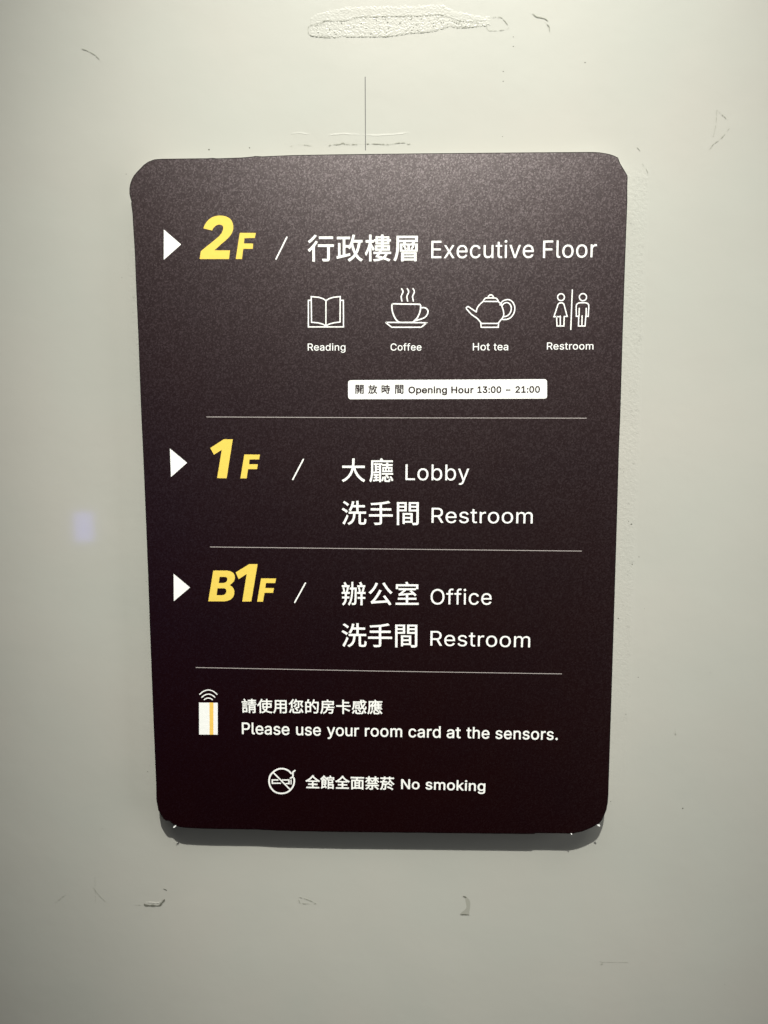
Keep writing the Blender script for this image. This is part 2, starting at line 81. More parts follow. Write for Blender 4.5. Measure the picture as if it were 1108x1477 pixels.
# letter outlines, thousandths of an em: left handle, point, right handle
GLYPHS = {
    34892: [[210,273,152,273,152,265,152,256,152,248,210,248,267,248,325,248,325,256,325,265,325,273,267,273],[102,291,93,294,76,269,42,238,12,218,17,213,24,203,28,197,59,219,95,254,119,284,110,287],[203,176,137,176,137,168,137,160,137,151,176,151,216,151,255,151,255,103,255,54,255,6,255,0,252,-1,246,-2,239,-2,216,-2,191,-1,195,-9,199,-20,200,-27,234,-27,254,-28,266,-23,277,-19,282,-11,282,6,282,54,282,103,282,151,299,151,317,151,334,151,334,160,334,168,334,176,269,176],[116,216,107,219,83,179,45,139,9,113,14,107,23,96,27,91,40,101,54,114,67,127,67,75,67,23,67,-29,76,-29,85,-29,93,-29,93,33,93,94,93,156,108,174,121,192,132,210,124,213]],
    25919: [[223,293,215,294,205,242,189,191,166,155,166,159,166,163,166,167,150,167,134,167,118,167,118,193,118,218,118,244,138,244,158,244,179,244,179,252,179,261,179,269,125,269,72,269,18,269,18,261,18,252,18,244,43,244,67,244,92,244,92,179,92,113,92,48,80,45,69,42,57,40,57,90,57,141,57,191,49,191,41,191,33,191,33,139,33,87,33,35,26,34,19,32,12,31,13,22,15,13,17,4,60,14,123,29,181,43,180,51,179,59,178,67,158,62,138,58,118,53,118,83,118,113,118,142,131,142,144,142,157,142,156,142,156,141,155,140,161,136,172,127,176,123,185,134,192,146,199,160,208,123,220,90,236,61,216,33,190,11,155,-6,160,-12,168,-23,171,-29,204,-12,230,10,250,37,269,9,292,-13,321,-28,325,-21,333,-11,339,-6,309,8,285,31,266,60,289,98,303,146,312,204,320,204,328,204,336,204,336,213,336,221,336,229,299,229,262,229,226,229,231,249,237,269,241,290,232,291],[217,202,218,204,240,204,263,204,285,204,279,158,268,119,251,86,235,119,223,157,215,198,216,200]],
    27155: [[132,237,125,237,125,230,125,223,125,216,132,216,138,216,145,216,145,204,145,192,145,180,168,180,192,180,215,180,215,174,215,168,215,162,189,162,163,162,137,162,137,143,137,124,137,105,156,105,175,105,195,105,191,98,187,91,182,84,161,84,140,84,119,84,119,77,119,70,119,63,136,63,153,63,169,63,161,49,152,36,144,25,165,21,187,15,209,9,187,1,157,-5,116,-8,120,-14,124,-23,126,-28,178,-23,214,-14,240,-1,268,-10,294,-19,311,-28,316,-21,322,-15,327,-8,310,-1,287,7,263,15,277,28,286,44,292,63,307,63,321,63,336,63,336,70,336,77,336,84,294,84,251,84,209,84,213,91,217,98,221,105,254,105,287,105,321,105,321,124,321,143,321,162,294,162,267,162,240,162,240,168,240,174,240,180,264,180,289,180,313,180,313,192,313,204,313,216,319,216,325,216,332,216,332,223,332,230,332,237,325,237,319,237,313,237,313,249,313,260,313,272,289,272,264,272,240,272,240,280,240,287,240,294,232,294,224,294,215,294,215,287,215,280,215,272,192,272,168,272,145,272,145,260,145,249,145,237,138,237],[191,55,196,63,220,63,243,63,267,63,262,47,253,33,238,23,218,28,199,33,180,37,185,46],[168,248,168,254,184,254,199,254,215,254,215,248,215,242,215,235,199,235,184,235,168,235,168,242],[215,205,215,198,199,198,184,198,168,198,168,205,168,211,168,218,184,218,199,218,215,218,215,211],[240,248,240,254,257,254,273,254,290,254,290,248,290,242,290,235,273,235,257,235,240,235,240,242],[257,198,240,198,240,205,240,211,240,218,257,218,273,218,290,218,290,211,290,205,290,198,273,198],[160,137,160,145,178,145,197,145,215,145,215,137,215,130,215,123,197,123,178,123,160,123,160,130],[240,137,240,145,259,145,277,145,296,145,296,137,296,130,296,123,277,123,259,123,240,123,240,130],[72,294,64,294,64,272,64,249,64,227,50,227,35,227,20,227,20,218,20,210,20,202,34,202,48,202,62,202,53,154,32,98,11,69,15,63,22,51,24,43,39,66,54,103,64,141,64,85,64,29,64,-28,72,-28,80,-28,88,-28,88,32,88,92,88,152,96,135,106,115,110,104,115,110,120,117,125,123,120,133,96,173,88,185,88,191,88,196,88,202,97,202,107,202,117,202,117,210,117,218,117,227,107,227,97,227,88,227,88,249,88,272,88,294,80,294]],
    23652: [[136,155,131,152,140,141,151,125,155,114,161,118,167,121,172,124,168,134,157,150,147,161,142,158],[256,158,251,161,245,150,234,133,227,123,232,120,237,117,242,114,250,124,259,138,268,152,262,155],[74,247,74,257,144,257,214,257,285,257,285,247,285,238,285,228,214,228,144,228,74,228,74,238],[108,183,91,183,91,153,91,122,91,91,164,91,237,91,310,91,310,122,310,153,310,183,294,183,277,183,261,183,265,189,270,195,275,201,268,203,262,205,256,207,274,207,293,207,311,207,311,230,311,254,311,278,223,278,135,278,48,278,48,244,48,210,48,176,48,120,45,42,11,-12,18,-15,29,-22,34,-26,69,32,74,117,74,176,74,186,74,196,74,207,98,207,122,207,146,207,141,205,135,203,130,201,134,196,139,189,143,183,125,183],[158,200,151,207,185,207,218,207,251,207,247,200,241,190,235,183,213,183,190,183,168,183,164,190],[133,15,133,22,179,22,225,22,271,22,271,15,271,8,271,1,225,1,179,1,133,1,133,8],[179,38,133,38,133,45,133,51,133,58,179,58,225,58,271,58,271,51,271,45,271,38,225,38],[171,76,107,76,107,41,107,7,107,-28,116,-28,125,-28,133,-28,133,-24,133,-21,133,-17,179,-17,225,-17,271,-17,271,-20,271,-24,271,-27,279,-27,288,-27,297,-27,297,7,297,41,297,76,234,76],[116,147,116,167,140,167,164,167,187,167,187,147,187,128,187,108,164,108,140,108,116,108,116,128],[212,147,212,167,236,167,261,167,285,167,285,147,285,128,285,108,261,108,236,108,212,108,212,128]],
    100069: [[165,0,60,0,60,170,60,339,60,509,164,509,268,509,372,509,372,490,372,471,372,452,290,452,207,452,125,452,125,396,125,341,125,286,202,286,278,286,355,286,355,267,355,248,355,229,278,229,202,229,125,229,125,172,125,114,125,57,208,57,292,57,375,57,375,38,375,19,375,0,270,0]],
    100101: [[238,-8,212,-8,175,-8,143,0,117,16,90,33,70,56,56,85,41,114,34,148,34,187,34,226,41,260,55,290,69,319,89,343,115,359,141,376,171,384,205,384,226,384,246,381,266,374,285,367,303,356,319,341,335,326,348,306,357,282,366,258,371,228,371,194,371,186,371,178,371,169,272,169,174,169,75,169,75,187,75,204,75,221,163,221,250,221,338,221,329,215,319,208,310,202,310,227,306,249,298,269,290,288,278,303,263,314,247,325,228,330,205,330,182,330,163,325,146,313,130,302,118,288,109,270,100,251,96,232,96,211,96,200,96,189,96,178,96,150,101,126,110,106,120,87,134,72,151,61,168,51,189,46,212,46,228,46,241,48,254,53,266,57,277,64,285,73,294,82,301,93,306,105,325,101,345,96,365,91,359,71,349,54,335,39,321,24,303,13,283,4,262,-4]],
    100120: [[44,0,21,0,71,73,121,145,171,218,171,202,171,187,171,171,124,240,76,310,29,379,52,379,76,379,100,379,116,355,132,330,147,306,160,287,170,270,179,253,188,237,198,221,207,206,197,206,186,206,175,206,185,221,194,237,202,253,211,270,221,287,233,306,249,330,266,355,282,379,305,379,328,379,352,379,304,309,256,239,209,169,209,184,209,199,209,214,258,143,308,71,358,0,334,0,310,0,287,0,268,28,249,57,231,85,219,103,209,120,200,136,191,152,182,167,173,182,183,182,194,182,205,182,195,167,186,152,178,136,170,120,160,103,148,85,129,57,110,28,91,0,68,0]],
    100099: [[226,-8,207,-8,173,-8,143,0,117,16,91,33,71,56,56,85,41,114,34,149,34,187,34,227,41,262,56,291,71,321,91,343,117,360,143,376,173,384,207,384,226,384,243,382,260,377,276,372,292,365,305,356,319,347,330,335,340,322,350,309,357,294,362,277,342,272,322,267,303,262,300,272,296,281,290,289,285,297,278,305,270,311,262,317,253,322,242,325,232,328,220,330,207,330,182,330,161,323,145,310,129,297,116,280,108,258,100,237,96,213,96,187,96,162,100,139,108,117,116,96,129,79,145,66,161,53,182,46,207,46,220,46,232,48,243,52,253,55,263,60,271,66,279,72,286,80,292,89,297,97,301,107,304,117,324,112,343,107,363,102,358,85,351,70,341,56,332,43,320,31,306,21,293,12,277,4,261,-1,244,-6]],
    100117: [[211,-5,182,-5,157,-5,134,0,115,11,95,21,80,37,69,59,58,80,53,107,53,139,53,219,53,299,53,379,73,379,93,379,114,379,114,301,114,222,114,144,114,114,121,91,137,75,152,58,173,50,200,50,218,50,235,54,249,62,264,70,275,81,283,97,292,112,296,131,296,153,296,228,296,304,296,379,316,379,337,379,357,379,357,253,357,126,357,0,337,0,318,0,298,0,298,31,298,61,298,92,301,92,304,92,307,92,295,57,279,32,257,17,235,2]],
    100116: [[138,379,204,379,204,362,204,344,204,327,138,327,72,327,6,327,6,344,6,362,6,379,72,379],[65,345,65,471,85,471,106,471,126,471,126,347,126,222,126,98,126,81,129,69,136,61,143,54,154,50,170,50,174,50,179,50,185,51,191,52,197,53,202,54,206,36,209,19,213,2,207,0,200,-2,192,-3,184,-4,176,-4,168,-4,136,-4,110,4,92,21,74,38,65,62,65,93,65,219]],
    100105: [[73,0,53,0,53,126,53,253,53,379,73,379,93,379,114,379,114,253,114,126,114,0,93,0],[95,443,84,443,72,443,62,447,54,455,45,462,41,472,41,483,41,494,45,504,54,512,62,520,72,524,84,524,95,524,106,520,114,512,122,504,126,494,126,483,126,472,122,462,114,455,106,447]],
    100118: [[184,0,163,0,114,126,66,253,17,379,40,379,62,379,84,379,111,305,138,230,165,155,174,132,181,110,187,87,193,64,199,42,206,21,198,21,191,21,184,21,191,42,197,64,203,87,209,110,216,132,224,155,251,230,278,305,305,379,327,379,349,379,371,379,323,253,275,126,226,0,205,0]],
    100070: [[82,0,60,0,60,170,60,339,60,509,163,509,266,509,369,509,369,490,369,471,369,452,288,452,206,452,125,452,125,394,125,336,125,278,198,278,272,278,346,278,346,259,346,240,346,221,272,221,198,221,125,221,125,147,125,74,125,0,103,0]],
    100114: [[73,0,53,0,53,126,53,253,53,379,72,379,92,379,112,379,112,360,112,340,112,321,113,321,114,321,115,321,122,340,135,355,152,367,170,379,190,385,213,385,218,385,223,385,229,384,235,384,240,384,243,384,243,363,243,343,243,322,242,323,237,323,230,324,223,325,215,326,207,326,189,326,173,322,159,315,145,307,134,297,126,284,118,270,114,255,114,237,114,158,114,79,114,0,93,0]],
    100108: [[147,-2,139,-2,110,-2,88,5,74,20,60,35,53,57,53,84,53,226,53,367,53,509,73,509,93,509,114,509,114,372,114,235,114,99,114,81,116,69,120,62,125,55,133,52,146,52,152,52,157,52,160,53,164,53,167,54,170,54,173,37,177,20,181,3,175,1,169,0,162,-1,154,-2]],
    100111: [[242,-8,207,-8,173,-8,143,0,117,16,91,33,71,56,56,85,41,114,34,149,34,187,34,227,41,262,56,291,71,321,91,343,117,360,143,376,173,384,207,384,242,384,273,376,299,360,325,343,345,321,359,291,374,262,381,227,381,187,381,149,374,114,359,85,345,56,325,33,299,16,273,0],[182,46,207,46,233,46,254,53,270,66,287,79,299,96,307,117,315,139,319,162,319,187,319,213,315,236,307,258,299,280,287,297,270,310,254,323,233,330,207,330,182,330,161,323,145,310,129,297,116,280,108,258,100,237,96,213,96,187,96,162,100,139,108,117,116,96,129,79,145,66,161,53]],
    22823: [[171,294,161,294,161,266,161,231,156,194,111,194,67,194,22,194,22,185,22,176,22,167,65,167,108,167,152,167,138,100,103,32,15,-6,22,-11,31,-21,35,-27,120,12,158,79,175,147,203,67,248,5,316,-27,320,-20,329,-9,335,-3,268,26,222,89,197,167,241,167,286,167,330,167,330,176,330,185,330,194,281,194,233,194,184,194,189,230,189,265,190,294,180,294]],
    24307: [[285,149,285,160,293,160,300,160,308,160,308,149,308,138,308,126,300,126,293,126,285,126,285,138],[246,149,246,160,254,160,261,160,269,160,269,149,269,138,269,126,261,126,254,126,246,126,246,138],[209,149,209,160,216,160,223,160,230,160,230,149,230,138,230,126,223,126,216,126,209,126,209,138],[225,47,218,47,218,31,218,15,218,-1,218,-21,223,-26,244,-26,249,-26,270,-26,275,-26,291,-26,296,-20,298,8,292,10,284,12,280,15,280,-6,278,-8,272,-8,267,-8,250,-8,246,-8,239,-8,238,-7,238,-1,238,15,238,31,238,47,231,47],[198,43,192,45,189,26,184,5,176,-7,181,-10,187,-13,193,-16,202,-2,207,20,209,40,204,42],[297,45,291,43,303,25,315,1,318,-14,324,-12,331,-9,337,-7,334,9,322,32,308,49,303,47],[74,113,67,112,67,106,68,99,69,92,95,95,121,97,148,99,148,56,148,14,148,-29,155,-29,162,-29,169,-29,169,50,169,130,169,209,174,209,180,209,186,209,186,215,186,221,186,227,148,227,110,227,72,227,72,221,72,215,72,209,77,209,83,209,88,209,88,177,88,145,88,113,81,113],[108,202,108,209,121,209,135,209,148,209,148,202,148,196,148,189,135,189,121,189,108,189,108,196],[108,167,108,174,121,174,135,174,148,174,148,167,148,160,148,153,135,153,121,153,108,153,108,160],[108,130,108,138,121,138,135,138,148,138,148,131,148,124,148,117,135,116,121,115,108,114,108,122],[72,0,61,-1,62,-7,63,-14,64,-20,86,-17,112,-14,139,-10,139,-5,139,1,139,7,130,6,121,5,113,4,113,11,113,18,113,25,121,25,129,25,137,25,137,30,137,36,137,41,129,41,121,41,113,41,113,48,113,54,113,61,121,61,130,61,138,61,138,66,138,72,138,78,115,78,92,78,70,78,70,72,70,66,70,61,78,61,86,61,95,61,95,54,95,48,95,41,87,41,79,41,71,41,71,36,71,30,71,25,79,25,87,25,95,25,95,17,95,10,95,2,83,1],[209,177,191,177,191,155,191,132,191,110,236,110,281,110,326,110,326,132,326,155,326,177,307,177,287,177,268,177,268,184,268,190,268,196,288,196,308,196,329,196,329,203,329,210,329,216,308,216,288,216,268,216,268,223,268,230,268,237,260,237,253,237,245,237,245,230,245,223,245,216,226,216,208,216,189,216,189,210,189,203,189,196,208,196,226,196,245,196,245,190,245,184,245,177,227,177],[238,68,232,65,244,52,257,34,263,22,268,25,274,29,279,32,274,44,261,61,249,74,277,74,306,74,335,74,335,80,335,86,335,92,284,92,234,92,183,92,183,86,183,80,183,74,204,74,226,74,248,74,243,71],[165,291,158,288,162,282,167,275,171,268,126,268,82,268,37,268,37,231,37,194,37,158,37,107,35,36,11,-14,17,-17,27,-24,32,-29,57,25,61,104,61,158,61,188,61,217,61,247,151,247,242,247,332,247,332,254,332,261,332,268,288,268,244,268,199,268,195,278,187,289,180,297,173,294]],
    100076: [[160,0,60,0,60,170,60,339,60,509,82,509,103,509,125,509,125,358,125,208,125,57,203,57,282,57,361,57,361,38,361,19,361,0,261,0]],
    100121: [[51,-140,47,-139,52,-121,57,-103,61,-86,65,-86,68,-87,71,-87,83,-90,94,-91,104,-89,114,-87,122,-82,130,-74,138,-66,145,-53,151,-36,155,-24,159,-13,163,-1,114,126,66,252,17,379,40,379,62,379,84,379,111,305,138,230,165,155,174,132,181,109,187,87,193,64,199,42,206,21,198,21,191,21,184,21,190,42,196,64,202,87,209,110,216,132,224,155,251,230,278,305,305,379,327,379,349,379,371,379,316,234,260,88,204,-58,196,-78,187,-94,177,-107,166,-120,153,-129,139,-136,125,-142,109,-145,91,-145,81,-145,72,-144,65,-143,57,-142]],
    100098: [[261,-8,229,-8,206,-8,187,-4,172,4,158,12,146,21,138,31,129,42,123,51,118,59,116,59,114,59,112,59,112,39,112,20,112,0,92,0,72,0,53,0,53,170,53,339,53,509,73,509,93,509,114,509,114,446,114,382,114,319,115,319,117,319,118,319,123,327,129,336,137,346,145,356,157,365,171,373,186,381,205,384,229,384,261,384,289,376,313,361,337,345,356,322,370,293,383,263,390,229,390,189,390,149,383,114,370,84,356,55,337,32,313,16,289,0],[197,47,220,47,244,47,263,53,279,66,295,78,308,95,316,117,324,138,328,162,328,189,328,216,324,240,316,261,308,282,296,299,280,311,264,324,244,330,220,330,197,330,177,324,161,312,145,300,133,284,125,263,117,242,113,217,113,189,113,161,117,136,125,115,133,94,146,77,162,65,178,53]],
    27927: [[35,278,30,272,51,261,77,243,89,229,95,236,100,243,106,250,93,262,67,279,46,290,40,284],[18,184,13,178,35,167,62,150,75,137,80,144,86,151,91,158,77,171,50,187,28,197,23,190],[40,20,23,-7,31,-13,39,-18,46,-24,64,9,84,54,99,91,93,96,86,101,80,106,63,66],[161,287,152,289,145,244,129,201,108,173,114,170,126,163,131,159,141,173,151,192,158,211,176,211,193,211,210,211,210,191,210,170,210,149,176,149,141,149,107,149,107,140,107,132,107,124,128,124,148,124,168,124,165,58,154,16,91,-8,97,-12,104,-22,107,-28,176,-1,190,48,195,124,210,124,225,124,240,124,240,86,240,49,240,12,240,-16,247,-24,273,-24,278,-24,303,-24,308,-24,332,-24,339,-10,341,42,334,44,323,48,318,53,317,7,315,0,306,0,301,0,281,0,277,0,268,0,266,2,266,12,266,49,266,86,266,124,289,124,313,124,336,124,336,132,336,140,336,149,303,149,269,149,236,149,236,170,236,191,236,211,265,211,294,211,322,211,322,220,322,228,322,236,294,236,265,236,236,236,236,256,236,275,236,294,227,294,219,294,210,294,210,275,210,256,210,236,196,236,181,236,167,236,172,252,176,268,179,284,170,286]],
    25163: [[66,113,18,113,18,104,18,95,18,87,66,87,114,87,162,87,162,61,162,35,162,9,162,2,159,-1,151,-1,143,-1,116,-1,86,-1,90,-8,95,-19,97,-27,134,-27,157,-26,171,-22,183,-18,189,-10,189,9,189,35,189,61,189,87,237,87,285,87,334,87,334,95,334,104,334,113,285,113,237,113,189,113,189,132,189,151,189,169,231,169,272,169,314,169,314,178,314,186,314,195,272,195,231,195,189,195,189,214,189,233,189,252,230,257,269,264,299,272,292,280,286,287,279,294,226,277,124,268,41,264,43,258,46,248,47,241,83,242,123,245,162,249,162,231,162,213,162,195,122,195,81,195,41,195,41,186,41,178,41,169,81,169,122,169,162,169,162,151,162,132,162,113,114,113]],
    38291: [[188,59,215,59,215,48,215,37,215,25,188,25,160,25,133,25,133,37,133,48,133,59,160,59],[215,90,215,79,188,79,160,79,133,79,133,90,133,101,133,112,160,112,188,112,215,112,215,101],[153,132,109,132,109,84,109,35,109,-13,117,-13,125,-13,133,-13,133,-7,133,-1,133,5,169,5,204,5,240,5,240,47,240,90,240,132,196,132],[109,210,134,210,134,200,134,189,134,179,109,179,83,179,58,179,58,189,58,200,58,210,83,210],[134,239,134,229,109,229,83,229,58,229,58,239,58,249,58,259,83,259,109,259,134,259,134,249],[268,210,294,210,294,200,294,189,294,179,268,179,242,179,215,179,215,189,215,200,215,210,242,210],[294,239,294,229,268,229,242,229,215,229,215,239,215,249,215,259,242,259,268,259,294,259,294,249],[312,279,307,279,268,279,229,279,190,279,190,239,190,199,190,158,225,158,260,158,294,158,294,108,294,57,294,7,294,1,292,-1,286,-1,280,-1,258,-2,237,-1,241,-8,245,-21,246,-28,275,-28,294,-28,305,-23,317,-19,321,-10,321,7,321,97,321,188,321,279,316,279],[74,279,32,279,32,177,32,74,32,-28,40,-28,49,-28,58,-28,58,34,58,97,58,159,91,159,125,159,159,159,159,199,159,239,159,279,116,279]],
    100082: [[82,0,60,0,60,170,60,339,60,509,119,509,177,509,236,509,275,509,307,502,333,489,359,475,378,457,390,433,403,410,409,382,409,352,409,321,403,295,390,271,378,248,359,230,333,217,307,204,275,198,236,198,189,198,143,198,96,198,96,217,96,236,96,255,142,255,188,255,234,255,260,255,281,259,298,267,314,275,326,286,334,300,341,315,345,332,345,352,345,372,341,390,334,405,326,420,314,431,298,440,281,448,259,452,233,452,197,452,161,452,125,452,125,301,125,151,125,0,103,0],[378,0,353,0,312,76,271,153,230,229,254,229,279,229,303,229,344,153,386,76,428,0,403,0]],
    100109: [[73,0,53,0,53,126,53,253,53,379,72,379,92,379,112,379,112,351,112,323,112,295,111,295,109,295,108,295,113,316,121,332,132,346,144,359,157,369,172,376,187,383,203,386,219,386,247,386,270,378,287,361,305,344,316,322,321,295,318,295,315,295,312,295,317,313,325,329,337,343,349,357,364,367,381,375,398,382,416,386,437,386,459,386,479,381,497,372,515,362,530,348,541,328,551,309,557,285,557,255,557,170,557,85,557,0,536,0,516,0,496,0,496,85,496,169,496,254,496,281,488,301,473,313,457,325,439,330,419,330,402,330,387,327,374,320,362,313,352,303,345,290,339,278,335,263,335,247,335,165,335,82,335,0,315,0,295,0,274,0,274,87,274,173,274,260,274,281,267,298,253,311,239,324,221,330,199,330,185,330,171,327,158,320,144,313,134,303,126,289,118,276,114,258,114,238,114,159,114,79,114,0,93,0]],
    100115: [[211,-8,182,-8,156,-8,133,-4,112,3,92,11,75,23,62,38,49,53,40,72,36,94,55,98,74,102,94,107,99,86,109,70,124,60,139,50,158,45,181,45,208,45,229,51,244,62,260,74,268,87,268,103,268,116,263,127,254,136,245,144,231,151,212,155,191,160,170,165,149,170,115,178,89,191,72,208,55,225,47,247,47,274,47,296,53,315,65,332,77,348,94,361,115,370,136,380,160,384,187,384,213,384,235,380,254,372,272,365,287,353,299,339,310,325,319,309,324,290,305,286,287,281,268,277,263,292,255,304,243,316,230,327,212,333,187,333,165,333,146,327,131,317,116,306,109,293,109,277,109,263,114,252,124,243,134,235,150,228,172,223,191,218,210,214,229,209,264,201,290,188,306,171,323,154,331,133,331,107,331,84,325,64,312,47,300,30,282,16,260,6,237,-3]],
    36774: [[32,215,26,214,33,196,36,173,37,158,43,159,50,161,56,162,56,178,51,201,45,218,39,217],[244,217,237,215,244,197,249,172,249,157,256,158,262,160,269,162,268,178,263,201,256,220,250,218],[155,294,148,294,148,267,148,240,147,215,140,215,132,215,125,215,125,207,125,200,125,192,132,192,139,192,147,192,144,105,133,35,98,-13,103,-16,113,-25,116,-29,152,26,164,99,167,192,176,192,184,192,193,192,191,59,188,14,183,5,181,0,178,-1,174,-1,169,-1,160,-1,150,0,153,-6,155,-16,155,-22,166,-23,177,-23,184,-22,192,-21,198,-18,203,-10,211,4,213,51,215,203,215,206,215,215,215,215,199,215,184,215,168,215,169,240,169,266,169,294,162,294],[49,286,42,284,48,273,54,259,58,248,45,248,31,248,17,248,17,240,17,233,17,225,51,225,85,225,119,225,119,233,119,240,119,248,107,248,96,248,84,248,80,260,71,277,64,290,57,288],[31,90,19,90,19,83,19,76,19,68,31,68,43,68,55,68,54,41,46,9,19,-12,24,-16,31,-24,35,-29,67,-3,77,35,79,68,91,68,103,68,115,68,115,76,115,83,115,90,103,90,92,90,80,90,80,104,80,118,80,132,93,132,107,132,120,132,120,140,120,147,120,154,110,154,101,154,91,154,97,172,103,196,109,216,102,217,95,219,88,221,85,201,78,173,72,154,53,154,34,154,14,154,14,147,14,140,14,132,28,132,42,132,56,132,56,118,56,104,56,90,43,90],[310,220,303,222,300,202,293,173,287,154,267,154,246,154,226,154,226,147,226,139,226,132,241,132,255,132,270,132,270,116,270,101,270,85,257,85,245,85,232,85,232,78,232,71,232,63,245,63,257,63,270,63,270,33,270,3,270,-27,278,-27,286,-27,294,-27,294,3,294,33,294,63,307,63,319,63,332,63,332,71,332,78,332,85,319,85,307,85,294,85,294,101,294,116,294,132,308,132,322,132,336,132,336,139,336,147,336,154,326,154,316,154,307,154,313,172,319,196,324,217,317,218],[261,289,254,286,260,275,266,261,271,248,257,248,242,248,228,248,228,241,228,234,228,226,262,226,297,226,332,226,332,234,332,241,332,248,320,248,308,248,296,248,292,262,283,279,276,293,269,291]],
    20844: [[123,281,113,284,93,231,57,181,18,150,25,146,37,136,42,131,81,166,118,219,141,276,132,279],[256,238,233,287,224,283,216,280,207,276,234,223,279,165,315,131,321,138,331,148,338,153,301,182],[55,1,56,-5,70,0,89,1,273,14,283,-1,291,-14,297,-26,306,-21,314,-16,323,-12,305,20,269,70,238,107,230,103,222,100,214,96,228,78,243,58,257,38,202,35,148,32,93,29,128,69,162,122,192,175,182,179,172,183,163,187,135,129,92,68,78,52,65,36,56,25,46,23,50,15]],
    23460: [[89,76,52,76,52,68,52,60,52,53,89,53,125,53,161,53,161,37,161,21,161,6,114,6,68,6,21,6,21,-2,21,-10,21,-18,124,-18,227,-18,331,-18,331,-10,331,-2,331,6,283,6,236,6,188,6,188,21,188,37,188,53,225,53,263,53,300,53,300,60,300,68,300,76,263,76,225,76,188,76,188,88,188,100,188,112,179,112,170,112,161,112,161,100,161,88,161,76,125,76],[65,111,67,106,77,110,94,112,261,125,269,117,276,109,281,102,288,107,295,112,301,117,287,135,257,162,232,181,226,176,220,172,213,168,222,160,232,152,242,144,196,140,151,137,106,134,126,149,146,166,165,185,207,185,250,185,292,185,292,192,292,200,292,208,215,208,138,208,61,208,61,200,61,192,61,185,84,185,107,185,131,185,111,165,90,149,83,143,74,136,65,131,59,130,62,124],[161,293,152,290,157,282,162,272,166,263,119,263,72,263,25,263,25,242,25,222,25,201,33,201,42,201,50,201,50,214,50,226,50,239,133,239,216,239,299,239,299,226,299,214,299,201,308,201,317,201,326,201,326,222,326,242,326,263,282,263,239,263,195,263,192,273,184,287,178,298,169,295]],
    100079: [[311,-7,267,-7,223,-7,184,4,150,25,116,46,90,76,70,115,50,154,40,201,40,254,40,308,50,354,70,393,90,432,116,462,150,484,184,505,223,516,267,516,311,516,350,505,384,484,418,462,444,432,464,393,483,354,493,308,493,254,493,201,483,154,464,115,444,76,418,46,384,25,350,4],[236,53,267,53,297,53,325,61,349,76,374,91,394,114,408,144,423,174,430,211,430,254,430,298,423,335,408,365,394,395,374,417,349,433,325,448,297,456,267,456,236,456,209,448,184,433,159,417,140,394,125,364,111,334,103,297,103,254,103,211,111,174,125,144,140,114,159,92,184,76,209,61]],
    100072: [[82,0,60,0,60,170,60,339,60,509,82,509,103,509,125,509,125,435,125,362,125,289,214,289,303,289,392,289,392,362,392,435,392,509,414,509,435,509,457,509,457,339,457,170,457,0,435,0,414,0,392,0,392,77,392,155,392,232,303,232,214,232,125,232,125,155,125,77,125,0,103,0]],
    100102: [[154,379,228,379,228,362,228,344,228,327,154,327,80,327,6,327,6,344,6,362,6,379,80,379],[101,0,81,0,81,144,81,288,81,432,81,453,86,471,96,486,106,500,119,511,135,519,152,526,169,530,187,530,201,530,213,529,222,527,232,525,238,523,243,521,238,503,233,486,227,468,224,470,220,471,215,472,210,473,203,474,195,474,176,474,163,469,154,460,146,451,142,437,142,419,142,279,142,140,142,0,121,0]],
    100103: [[238,-151,207,-151,179,-151,155,-147,134,-140,113,-132,96,-123,82,-110,69,-98,58,-84,51,-69,67,-60,84,-50,101,-41,107,-49,113,-57,122,-66,130,-75,141,-82,154,-88,168,-94,186,-97,207,-97,238,-97,263,-90,282,-75,302,-60,311,-37,311,-6,311,19,311,44,311,68,310,68,308,68,306,68,301,60,295,51,287,41,278,32,267,23,252,16,238,8,219,5,195,5,164,5,137,12,113,27,88,41,69,62,55,90,41,118,34,152,34,191,34,230,41,264,55,293,69,322,88,345,112,361,137,376,165,384,196,384,220,384,239,381,253,373,268,365,280,356,288,346,297,336,303,327,308,319,309,319,311,319,313,319,313,339,313,359,313,379,333,379,353,379,372,379,372,250,372,121,372,-9,372,-42,365,-69,350,-90,335,-111,316,-126,291,-136,266,-146],[181,59,205,59,228,59,248,64,264,75,280,86,292,101,300,121,308,141,312,165,312,193,312,220,308,243,300,264,292,284,280,301,264,312,248,324,228,330,205,330,181,330,161,324,145,312,129,299,117,283,109,262,100,242,96,219,96,193,96,166,100,143,109,123,117,103,129,87,145,76,162,65]],
    100097: [[182,-9,160,-9,136,-9,114,-4,94,5,75,14,59,27,48,45,36,62,30,83,30,108,30,130,35,147,43,161,52,175,63,185,78,193,92,201,108,207,125,211,143,215,160,218,178,220,201,223,219,225,234,227,248,228,258,231,265,235,272,239,276,245,276,255,276,255,276,256,276,257,276,272,273,286,267,297,261,308,252,316,240,322,228,328,213,331,196,331,178,331,162,328,149,322,136,317,126,309,118,301,110,292,104,283,100,274,80,280,61,285,41,291,50,314,62,332,79,346,95,360,113,369,133,375,153,381,173,384,194,384,208,384,223,383,239,379,255,376,271,370,286,360,301,351,313,338,322,320,332,303,337,280,337,251,337,168,337,84,337,0,317,0,297,0,277,0,277,17,277,35,277,52,275,52,274,52,272,52,268,43,261,34,252,25,243,15,230,7,215,1,200,-5],[155,45,170,45,193,45,212,50,228,59,243,68,255,79,263,93,271,107,276,122,276,138,276,155,276,173,276,190,273,187,268,184,259,182,251,180,242,178,231,176,221,174,210,172,200,171,190,170,182,169,175,168,161,166,147,163,134,159,121,154,111,148,103,139,96,131,92,119,92,105,92,92,95,81,102,72,109,63,118,57,130,52,142,48]],
